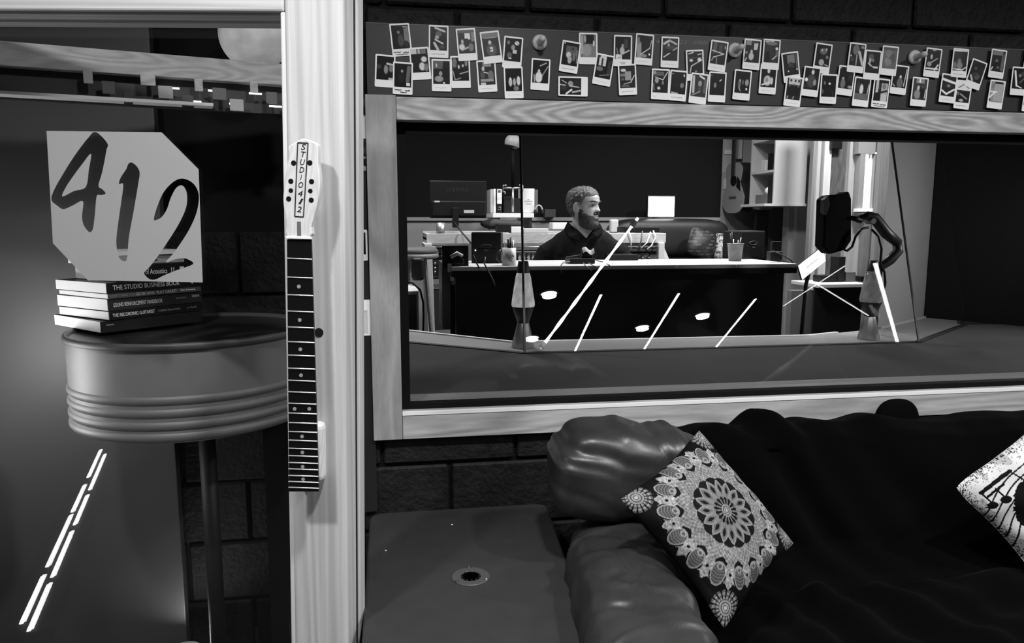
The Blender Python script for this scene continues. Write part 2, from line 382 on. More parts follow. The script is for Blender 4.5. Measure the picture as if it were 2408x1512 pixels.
# dark upholstered panel over a pale wainscot on the back wall
pn = tag(empty('acoustic_panel', (XFL, YF - .05, wz)), 'long near-black acoustic panel along the back wall of the control room', 'acoustic panel')
sub('panel', MB().box((XFL, YF - .02, wz), (xdk, YF, 2.9)), mat('panel_dark', .0018, .8, spec=.2), pn)
struct('trim_4', MB().box((XFL, YF - .025, wz - .03), (xdk, YF, wz)), 'grey_wall')
# wall over and beside the bay opening, towards the control room
struct('wall_control_front', MB().box((XFL, 3.6, 1.9), (-.4, 3.7, 2.95)).box((XFL, 3.6, ZFF), (-.42, 3.7, 1.95)).box((3.48, 4.0, ZFF), (XFR, 4.1, 2.95)).box((-.42, 3.82, 1.9), (3.5, 3.9, 2.95)), 'dark_paint')
# ================================================================ glazed door standing open
ROLL = .024; D0 = dp(690, 760, 1.45)
_e = (RT * math.cos(math.radians(4)) - FH * math.sin(math.radians(4))).normalized()
e1 = _e * math.cos(ROLL) - Vector((0, 0, 1)) * math.sin(ROLL); e2 = _e * math.sin(ROLL) + Vector((0, 0, 1)) * math.cos(ROLL); e3n = e1.cross(e2)
DM = Matrix(((e1.x, e2.x, e3n.x, D0.x), (e1.y, e2.y, e3n.y, D0.y), (e1.z, e2.z, e3n.z, D0.z), (0, 0, 0, 1)))
def dl(px, py, off=0):
    """pixel -> local (x, y) on the plane off metres in front of the door face"""
    d = ray(px, py); n = e3n; P0 = D0 + n * off; P = CAM + d * ((P0 - CAM).dot(n) / d.dot(n)); v = P - D0
    return v.dot(e1), v.dot(e2)
door = tag(empty('door_1', M=DM), kind='structure')
yb_ = -D0.z + .03; yt_ = dl(400, -190)[1]
xs0 = dl(679, 760)[0]; xs1 = dl(812, 760)[0]; xh = dl(-560, 760)[0]
ytr = dl(330, 24)[1]; GZ = -.10
yA = dl(330, 59, -.09)[1]
def dpart(name, mb, m, parent=door, **kw): return mb.build(name, m, parent, **kw)
ym = -.86
# stile with rounded front edge, rails, stops
dpart('stile', MB().box((xs0, yb_, -.075), (xs1, yt_, 0)), 'door_wood', bevel=.009, seg=3)
dpart('stile', MB().box((xh, yb_, -.075), (xh + .14, yt_, 0)), 'door_wood', bevel=.009, seg=3)
dpart('rail', MB().box((xh + .14, ytr, -.075), (xs0, yt_, -.0015)), 'door_wood_h', bevel=.004)
dpart('rail', MB().box((xh + .14, yb_, -.075), (xs0, yb_ + .12, -.0015)), 'door_wood_h', bevel=.004)
st = MB()
for i in range(3):
    st.box((xh + .13, ytr - .0055 * i * 0 + (yA - ytr) * 0, -.03 - .024 * i), (xs0, ytr + .02, -.008 - .024 * i))
dpart('glazing_stop', MB().box((xh + .13, ytr - .006, -.05), (xs0, ytr + .02, -.012)).box((xh + .13, ytr - .010, -.09), (xs0, ytr + .02, -.056)), 'door_wood_h', bevel=.003)
dpart('glazing_stop', MB().box((xs0 - .008, yb_ + .1, -.09), (xs0 + .01, ytr, -.004)), mat('stop_pale', .72, .4), bevel=.003)
dpart('seal', MB().box((xs0 + .01, yb_ + .004, -.084), (xs1 - .001, yt_ - .004, -.074)), 'rubber')
dpart('back_leaf', MB().box((xs0 - .004, yb_, -.125), (xs1 + .004, yt_, -.083)), 'door_wood', bevel=.004)
dpart('back_leaf', MB().box((xh, yb_, -.125), (xh + .144, yt_, -.083)), 'door_wood', bevel=.004)
dpart('glass', MB().box((xh + .13, yb_ + .11, GZ - .006), (xs0 + .004, ytr + .005, GZ)), glass('door_glass', 1.0))
kx, ky = dl(750, 782)
dpart('keyhole', MB().lathe([(.0, .0015), (.0075, .0015), (.009, .0012), (.009, -.004)], (kx, ky, 0), 24), 'black_gloss', smooth=False)
# hinge post at the far edge so the door hangs on something
post = MB().box((xh - .12, yb_ - .03, -.16), (xh - .01, yt_ + .25, .02)); post.v = [tuple(DM @ Vector(v)) for v in post.v]
struct('trim_5', post, wood('post_wood', .4, 2, .15))

# ================================================================ guitar neck used as the door's pull
NZ = .052
nk = tag(empty('guitar_neck_handle', M=DM), 'maple guitar neck with black fretboard mounted upright on the pale door as a pull', 'door handle')
def nl(px, py, z=NZ): a, b_ = dl(px, py, z); return (a, b_, z)
HS = [(716, 326), (732, 331), (742, 336), (747, 344), (748, 373), (748, 387), (751, 405), (752.5, 430), (751, 452), (747, 475), (739, 508), (732, 534), (730, 556),
      (674.5, 556), (673, 525), (667, 489), (665.5, 460), (669, 424), (674.5, 391), (678, 365), (678, 345), (694.5, 334.5), (707, 327)]
def smoothpoly(P, n=3):
    out = []
    m = len(P)
    for i in range(m):
        p0, p1, p2, p3 = [np.array(P[(i + k - 1) % m], float) for k in range(4)]
        for t in np.linspace(0, 1, n, endpoint=False):
            out.append(tuple(.5 * ((2 * p1) + (-p0 + p2) * t + (2 * p0 - 5 * p1 + 4 * p2 - p3) * t * t + (-p0 + 3 * p1 - 3 * p2 + p3) * t ** 3)))
    return out
hs = [nl(x, y) for x, y in smoothpoly(HS)]
mb = MB().prism(hs, (0, 0, -.016)); mb.build('headstock', 'neck_wood', nk, bevel=.002)
FBc = [(673.5, 563), (731, 563), (748.5, 1157), (678.5, 1157)]
fb = [nl(*p) for p in FBc]
MB().prism([(x, y, NZ - .002) for x, y, z in fb], (0, 0, -.006)).build('fretboard', mat('ebony', .004, .35), nk, bevel=.0008)
def fbx(y):
    t = (y - 563) / (1157 - 563); return 673.5 + 5 * t, 731 + 17.5 * t
nb = MB()
def nbf(u, v):
    y = 560 + v * 590; a, b_ = fbx(y); A_, B_ = nl(a + 1, y), nl(b_ - 1, y); th = PI * u
    cx = (A_[0] + B_[0]) / 2; hw = (B_[0] - A_[0]) / 2
    return (cx - hw * math.cos(th), A_[1], NZ - .008 - .016 * math.sin(th))
nb.grid(nbf, 13, 12); nb.build('neck_back', 'neck_wood', nk, smooth=True)
n0, n1 = nl(672, 555), nl(731.5, 563)
MB().box((n0[0], n1[1], NZ - .008), (n1[0], n0[1], NZ + .002)).build('nut', mat('bone', .85, .35), nk, bevel=.001)
FR = [608.7, 653, 694.5, 733, 770.5, 805, 836.7, 867.5, 896, 923, 950, 973, 995.5, 1016.5, 1037, 1056, 1073.4, 1089.6, 1104.5, 1120, 1134.3, 1148]
for y in FR:
    a, b_ = fbx(y); A_, B_ = nl(a - .5, y - 1.3), nl(b_ + .5, y + 1.3)
    MB().tube([(A_[0], A_[1], NZ - .0018), (B_[0], B_[1], NZ - .0018)], .0014, 6).build('fret', mat('fret_wire', .85, .3, metal=.6), nk, smooth=True)
for x, y in [(702, 674), (704, 752.7), (705.5, 822), (707, 883), (692, 962), (726.6, 962), (709.5, 1027), (710.4, 1064.6), (711, 1098), (712, 1127.7)]:
    p = nl(x, y); MB().lathe([(.0036, -.002), (.0036, -.0014)], (p[0], p[1], NZ), 16).build('inlay_dot', mat('pearl', .3, .4), nk)
for x, y, r in [(249, 229, 6), (354, 228, 6), (231, 347, 6), (365, 349, 6), (231, 407, 5.2), (357, 410, 5.2), (217, 461, 6), (363, 469, 6)]:
    p = nl(600 + x / 2.75, 300 + y / 2.75); R_ = r / 1250
    MB().lathe([(R_, -.002), (R_, .0004), (R_ * .93, .0005)], (p[0], p[1], NZ), 20).build('tuner_hole', 'black', nk)
q = [nl(600 + x / 2.75, 300 + y / 2.75) for x, y in ((276, 97), (343, 100), (313, 577), (257, 573))]
fr_ = MB()
for a, b_ in zip(q, q[1:] + q[:1]): fr_.tube([(a[0], a[1], NZ + .0002), (b_[0], b_[1], NZ + .0002)], .0011, 4)
fr_.build('name_border', 'ink', nk)
for ch, x, y in zip('STUDIO412', (309, 306, 303, 300, 296, 293, 290, 288, 284), (127, 175, 225, 275, 323, 372, 428, 478, 530)):
    p = nl(600 + x / 2.75, 300 + y / 2.75); text('lettering', ch, .0150, 'ink', nk, (p[0], p[1], NZ + .0003), rot=-.10, extr=.0003, shear=.18, align='CENTER', width=(.0022 if ch == 'I' else .0085))
s0 = nl(698.5, 521); s1 = nl(708, 555)
MB().box((s0[0], s1[1], NZ - .003), (s1[0], s0[1], NZ + .0004)).build('truss_rod_slot', mat('slot', .12, .6), nk)
# standoff blocks carrying the neck off the door
h0, h1 = dl(728, 992, .02), dl(764, 1132, .02)
MB().box((h0[0] - .03, h1[1], .0), (h1[0], h0[1], NZ - .02)).build('standoff', 'neck_wood', nk, bevel=.012, seg=3)
h0, h1 = dl(700, 420, .02), dl(738, 500, .02)
MB().box((h0[0], h1[1], .0), (h1[0], h0[1], NZ - .016)).build('standoff', 'neck_wood', nk, bevel=.006)

# ================================================================ frosted 412 sign stuck on the glass
SZ = GZ + .0006
OUT = [(110, 308), (380, 311), (467, 398), (477, 664), (207, 659), (125, 572)]
N4 = [(226, 310.5), (253, 337), (251, 352), (247, 375), (240, 408), (232, 437), (241, 445), (249, 455), (238, 459), (228, 461), (224, 500), (219, 538), (211, 546), (202, 538), (195, 525), (193, 507), (195, 473), (170, 484), (149, 492), (135, 484), (121, 470), (128, 446), (150, 407), (176, 366), (208, 324)]
H4 = [(214, 362), (209, 400), (202, 440), (175, 449), (147, 462), (155, 441), (170, 418), (193, 387)]
N1 = [(309.5, 382), (320, 389), (327, 399), (329, 410), (326, 430), (315, 495), (303.6, 558), (299, 608), (290, 614), (280, 605), (274, 578), (275, 549), (283, 490), (290, 435), (280, 433), (284, 418), (297, 398), (302, 386)]
N2 = [(362, 516), (369, 489), (384, 454), (405, 430), (425.6, 420), (446, 425), (461, 439), (468, 459.5), (466, 486), (458, 513), (440, 549), (411, 592), (390, 617), (411, 610), (431.5, 607.5), (443, 610), (454.5, 621), (417, 635), (387, 647), (366, 657), (351, 656), (339, 642.5), (351, 629), (372, 602), (390, 575.6), (420, 528), (437.5, 489), (440, 459.5), (434.5, 442), (425.6, 436), (414, 443), (402, 465.5), (393, 492), (381, 510), (369, 517)]
cu = bpy.data.curves.new('sign', 'CURVE'); cu.dimensions = '2D'; cu.fill_mode = 'BOTH'; cu.extrude = .0004
for P, sm in ((OUT, 0), (N4, 1), (H4, 1), (N1, 1), (N2, 1)):
    P = smoothpoly(P, 4) if sm else P
    sp = cu.splines.new('POLY'); sp.points.add(len(P) - 1); sp.use_cyclic_u = True
    for i, p in enumerate(P):
        a, b_ = dl(p[0], p[1], SZ); sp.points[i].co = (a, b_, 0, 1)
t = bpy.data.objects.new('t', cu); COL.objects.link(t)
me = bpy.data.meshes.new_from_object(t.evaluated_get(bpy.context.evaluated_depsgraph_get())); bpy.data.objects.remove(t)
me.materials.clear(); me.materials.append(mat('frosted_vinyl', .36, .6))
sg = bpy.data.objects.new('glass_sign', me); COL.objects.link(sg); sg.matrix_world = DM @ Matrix.Translation((0, 0, SZ + .0004))
tag(sg, 'pale frosted vinyl sign with 412 cut out of it on the door glass', 'sign')

# ================================================================ behind the door glass
ZD = 1.075
dc = cw(-.85, 1.95, ZD)
drum = tag(empty('drum_table', (dc.x, dc.y, 0)), 'round grey drum with a hooped band used as a side table behind the door glass', 'drum')
RD = .30
MB().lathe([(0.001, ZD - .012), (RD - .012, ZD - .012), (RD - .010, ZD - .002), (RD - .003, ZD), (RD, ZD - .006), (RD + .001, ZD - .016), (RD - .004, ZD - .018)], (0, 0, 0), 64).build('top_rim', mat('drum_rim', .06, .5), drum, smooth=True)
MB().lathe([(.001, ZD - .010), (RD - .011, ZD - .010), (RD - .011, ZD - .014), (.001, ZD - .014)], (0, 0, 0), 64).build('drum_head', mat('drum_head', .02, .4), drum)
MB().lathe([(RD - .006, ZD - .015), (RD - .006, ZD - .232)], (0, 0, 0), 64, cap=False).build('shell', mat('drum_shell', .15, .5, var=.15, scale=6), drum, smooth=True)
for k, z in enumerate((.135, .165, .195, .222)):
    MB().lathe([(RD - .006, ZD - z + .010), (RD - .001, ZD - z + .005), (RD - .001, ZD - z - .004), (RD - .006, ZD - z - .011)], (0, 0, 0), 64, cap=False).build('hoop', mat('drum_hoop', .12, .5), drum, smooth=True)
MB().lathe([(RD - .008, ZD - .228), (RD - .06, ZD - .25), (.05, ZD - .262), (.001, ZD - .262)], (0, 0, 0), 48, cap=False).build('underside', mat('drum_foot', .012, .6), drum, smooth=True)
MB().tube([(.02, 0, ZD - .25), (.02, 0, .02)], .022, 16).build('column', 'drum_foot', drum, smooth=True)
MB().lathe([(.001, 0), (.16, 0), (.16, .012), (.03, .03), (.001, .03)], (.02, 0, 0), 32).build('foot', 'drum_foot', drum, smooth=True)
# stack of books
ink_w = mat('print_white', .75, .5); mat('print_grey', .25, .5)
def book(name, corner, ang, wsp, wpg, h, z, label, cover='cover_black', title=None, pages='paper', group='books stacked on the drum'):
    """corner: the near upright edge (world xy); spine runs right-back from it, page side runs left-back"""
    M = Matrix.Translation((corner[0], corner[1], z)) @ Matrix.Rotation(ang, 4, 'Z')
    o = tag(empty(name, M=M), label, 'book', group)
    # local x along the spine, y along the page edge (to the back), spine at y=0
    c = MB().box((0, 0, 0), (wsp, wpg, .0009)).box((0, 0, h - .0009), (wsp, wpg, h)).box((0, 0, .0009), (wsp, .003, h - .0009))
    c.build('cover', cover, o, bevel=.0002)
    MB().box((-.0004, .003, .0009), (wsp - .001, wpg - .001, h - .0009)).build('pages', pages, o)
    TM = Matrix.Rotation(PI / 2, 4, 'X')
    for body, fx, fw, fz, hh, m in title or []:
        text('lettering', body, .02, m, o, None, M=Matrix.Translation((fx * wsp, -.0003, fz * h)) @ TM, extr=.0002, width=fw * wsp, height=hh * h)
    return o
mat('cover_black', .006, .35); mat('cover_dark', .02, .4); mat('cover_grey', .06, .4); mat('cover_pale', .4, .5)
ANG = math.radians(49); cn = (-.701, 1.960); z0 = ZD + .0005
book('notebook', (-.720, 1.973 - .02), math.radians(45), .27, .255, 1.104 - z0, z0, 'thick black notebook lying open-edged under the whole book stack on the drum', 'cover_black', [('––', .05, .07, .72, .10, 'print_grey')])
book('paperback_book', cn, ANG, .262, .235, .0215, 1.106, 'black paperback titled The Recording Guitarist, resting on the black notebook', 'cover_black',
     [('THE RECORDING GUITARIST', .03, .43, .5, .40, ink_w), ('A Guide for Home and Studio', .50, .24, .5, .28, 'print_grey'), ('Jon Chappell', .82, .11, .5, .28, 'print_grey')])
book('paperback_book', (cn[0] - .002, cn[1] + .003), ANG + .01, .266, .235, .030, 1.1285, 'thick dark paperback titled Sound Reinforcement Handbook with white page edges', 'cover_dark',
     [('SOUND REINFORCEMENT HANDBOOK', .05, .50, .45, .34, ink_w), ('Davis & Jones', .70, .11, .55, .22, 'print_grey'), ('YAMAHA', .88, .09, .6, .24, ink_w)])
book('paperback_book', (cn[0] + .001, cn[1]), ANG - .01, .258, .235, .0125, 1.159, 'thin paperback titled How to Make Your Electric Guitar Play Great', 'cover_grey',
     [('HOW TO MAKE YOUR', .02, .25, .5, .5, 'print_grey'), ('ELECTRIC GUITAR', .28, .19, .5, .55, ink_w), ('PLAY GREAT!', .49, .22, .5, .6, ink_w), ('Dan Erlewine', .76, .17, .55, .38, ink_w)])
book('paperback_book', (cn[0] - .002, cn[1] + .002), ANG, .255, .24, .0265, 1.172, 'black paperback titled The Studio Business Book below the frosted sign', 'cover_black',
     [('THE STUDIO BUSINESS BOOK', .06, .72, .5, .45, ink_w), ('✦', .90, .05, .5, .4, ink_w)])
c2 = (cn[0] + .01, cn[1] + .035)
book('paperback_book', c2, ANG - .03, .21, .20, .040, 1.1995, 'black spined Handbook of Acoustics seen through the cut-out 2 of the sign', 'cover_black',
     [('Handbook of Acoustics', .10, .55, .5, .34, ink_w), ('||', .70, .04, .5, .5, ink_w), ('■', .82, .06, .5, .4, ink_w)])
book('paperback_book', (c2[0] - .006, c2[1] + .006), ANG + .05, .205, .195, .022, 1.2405, 'pale covered book lying second from the top behind the sign', 'cover_pale', [('———', .3, .3, .5, .2, 'ink')])
book('booklet', (c2[0] - .004, c2[1] + .01), ANG - .02, .215, .215, .010, 1.2635, 'thin white booklet topping the book stack', 'paper')
# grey door leaf standing behind the drum
g0, g1 = yp(-420, 800, YB - .06), yp(398, 800, YB - .06)
tag(MB().box((g0.x, YB - .07, 0), (g1.x, YB - .03, 2.45)).build('grey_panel', mat('grey_panel_paint', .06, .45), bevel=.003), 'tall smooth grey panel standing against the block wall behind the drum', 'panel')
# moon lamp
mp_ = dp(598, 83, 2.06)
moonm, nt, b = _mat('moon'); N, L = nt.nodes, nt.links
tc = N.new('ShaderNodeTexCoord'); n1_ = N.new('ShaderNodeTexNoise'); n1_.inputs['Scale'].default_value = 9; n1_.inputs['Detail'].default_value = 8; L.new(tc.outputs['Object'], n1_.inputs['Vector'])
r_ = N.new('ShaderNodeMapRange'); r_.inputs[1].default_value = .35; r_.inputs[2].default_value = .65; r_.inputs[3].default_value = .32; r_.inputs[4].default_value = .6
L.new(n1_.outputs[0], r_.inputs[0]); L.new(r_.outputs[0], b.inputs['Base Color']); L.new(r_.outputs[0], b.inputs['Emission Color']); b.inputs['Emission Strength'].default_value = .42
MATS['moon'] = moonm
mo = tag(empty('moon_lamp', mp_), 'large glowing moon globe lamp above the shelf behind the door glass', 'lamp')
MB().ball((0, 0, 0), .095, 48, 28).build('globe', 'moon', mo, smooth=True)
MB().lathe([(.02, .093), (.02, .107), (.003, .109), (.003, CEIL - mp_.z)], (0, 0, 0), 16).build('hanger', 'black', mo)
# pale beam with hanging tiles lit from behind
Pa, Pb = dp(-60, 211, 1.70), dp(690, 287, 1.99)
Pb.z = Pa.z
bd = (Pb - Pa).normalized(); bn = Vector((bd.y, -bd.x, 0))
if bn.dot(CAM - Pa) < 0: bn = -bn
BMx = Matrix(((bd.x, -bn.x, 0, Pa.x), (bd.y, -bn.y, 0, Pa.y), (0, 0, 1, Pa.z), (0, 0, 0, 1)))
bl = (Pb - Pa).length
beam = tag(empty('wall_shelf', M=BMx), 'pale wooden display rail with small hanging tiles behind the door glass', 'shelf')
MB().box((-.3, .02, .062), (bl + .02, .07, .118)).build('rail', 'beam_wood', beam, bevel=.002)
MB().box((-.3, .05, -.01), (bl + .02, .07, .062)).build('backing', mat('shelf_back', .03, .6), beam)
MB().box((-.3, .0, -.006), (bl * .72, .05, .002)).build('lower_lip', 'white_edge', beam, bevel=.001)
random.seed(9)
for k in range(15):
    x = .22 + k * .042 + random.uniform(-.006, .006); zt = (.064, .040, .016)[k % 3] + random.uniform(-.004, .004); wd = random.choice((.02, .028, .034))
    MB().box((x, .012, zt - .03), (x + wd, .02, zt)).build('tile', ('beam_wood', 'grey_mid', 'steel_dark')[k % 3] if k % 4 else 'grey_light', beam, bevel=.001)
for k in range(8):
    x = .40 + k * .05; MB().box((x, .018, (.034, .004)[k % 2]), (x + .032, .022, (.038, .008)[k % 2])).build('led_strip', emit('tile_led', 3.0), beam)
# loose cable low behind the door's stile
cp = [dp(700 + dx, y, 1.75) for dx, y in ((-6, 1380), (-14, 1420), (-18, 1460), (-14, 1500), (-6, 1560))]
tag(MB().tube(cp, .0025, 6).build('cable', 'black_gloss', smooth=True), 'thin black cable hanging beside the pale door stile', 'cable')
# low floor lamp on the left that lights the grey panel and the page edges
fl = cw(-1.42, 1.72, 0)
lampo = tag(empty('floor_lamp', fl), 'small white floor lamp beside the drum', 'lamp')
MB().lathe([(.08, 0), (.08, .02), (.012, .025), (.012, .78), (.02, .80)], (0, 0, 0), 24).build('base', 'white', lampo, smooth=False)
MB().lathe([(.05, .80), (.075, .83), (.075, 1.02), (.05, 1.06)], (0, 0, 0), 24).build('shade', emit('lamp_shade', 16), lampo, smooth=True)

# uplight added just below view to brighten the foot of the grey panel
up = cw(-1.0, 2.1, 0); o = tag(empty('added_uplight', up), 'small round uplight added below view to brighten the grey panel', 'lamp')
MB().lathe([(.001, 0), (.06, 0), (.06, .05), (.05, .055), (.045, .03), (.001, .03)], (0, 0, 0), 28).build('housing', 'black', o)
MB().lathe([(.001, .034), (.045, .034)], (0, 0, 0), 28, cap=False).build('lens', emit('uplight_lens', 40), o)
# ================================================================ black board over the window with instant photos
BY = W - .022                                            # face of the board
bz1 = 1.884
bx0 = yp(862, 140, BY).x
bd_ = tag(empty('photo_board', (bx0, BY, ZT1)), 'long black board above the window carrying rows of instant photos and three pegs', 'board')
sub('board', MB().box((bx0, BY, ZT1 + .004), (3.3, W - .006, bz1)), 'board_black', bd_)
sub('top_edge', MB().box((bx0, BY - .0008, bz1 - .003), (3.3, W - .006, bz1 + .0004)), mat('board_edge', .06, .4), bd_)
# chalk number half hidden by photos
for body, px, py, wpx in (('4', 1546, 98, 9), ('22', 1606, 100, 20), ('-', 1629, 100, 6), ('0880', 1648, 101, 33)):
    p = yp(px, py, BY); I = local(bd_, p)
    text('chalk_number', body, .02, mat('chalk', .2, .8), bd_, None, M=Matrix.Translation((I.x, I.y - .0004, I.z)) @ WALLM, extr=.0002, align='CENTER', width=wpx / 800, height=(.002 if body == '-' else .0105), shear=.15)
# pegs
def peg(px, py):
    p = yp(px, py, BY); o = tag(empty('coat_peg', M=Matrix.Translation(p) @ WALLM), None, 'peg', 'wooden pegs on the black board')
    MB().lathe([(.001, 0), (.0205, 0), (.0215, .003), (.021, .007), (.017, .010), (.001, .0105)], (0, 0, 0), 36).build('base', mat('peg_white', .5, .45), o, smooth=True)
    MB().lathe([(.001, .008), (.0115, .0085), (.011, .012), (.0085, .016), (.008, .035), (.0095, .042), (.0085, .050), (.004, .0545), (.001, .055)], (0, 0, 0), 28).build('peg', 'peg_white', o, smooth=True)
    return o
for (px, py), lb in zip(((1268.6, 100.5), (1727, 119), (2149, 135.5)),
    ('round pale peg on the black board above a photo of a lone figure', 'round pale peg beside two photos hung level on the board', 'round pale peg on the board beside the photo of a guitarist with white glare')):
    peg(px, py)['label'] = lb
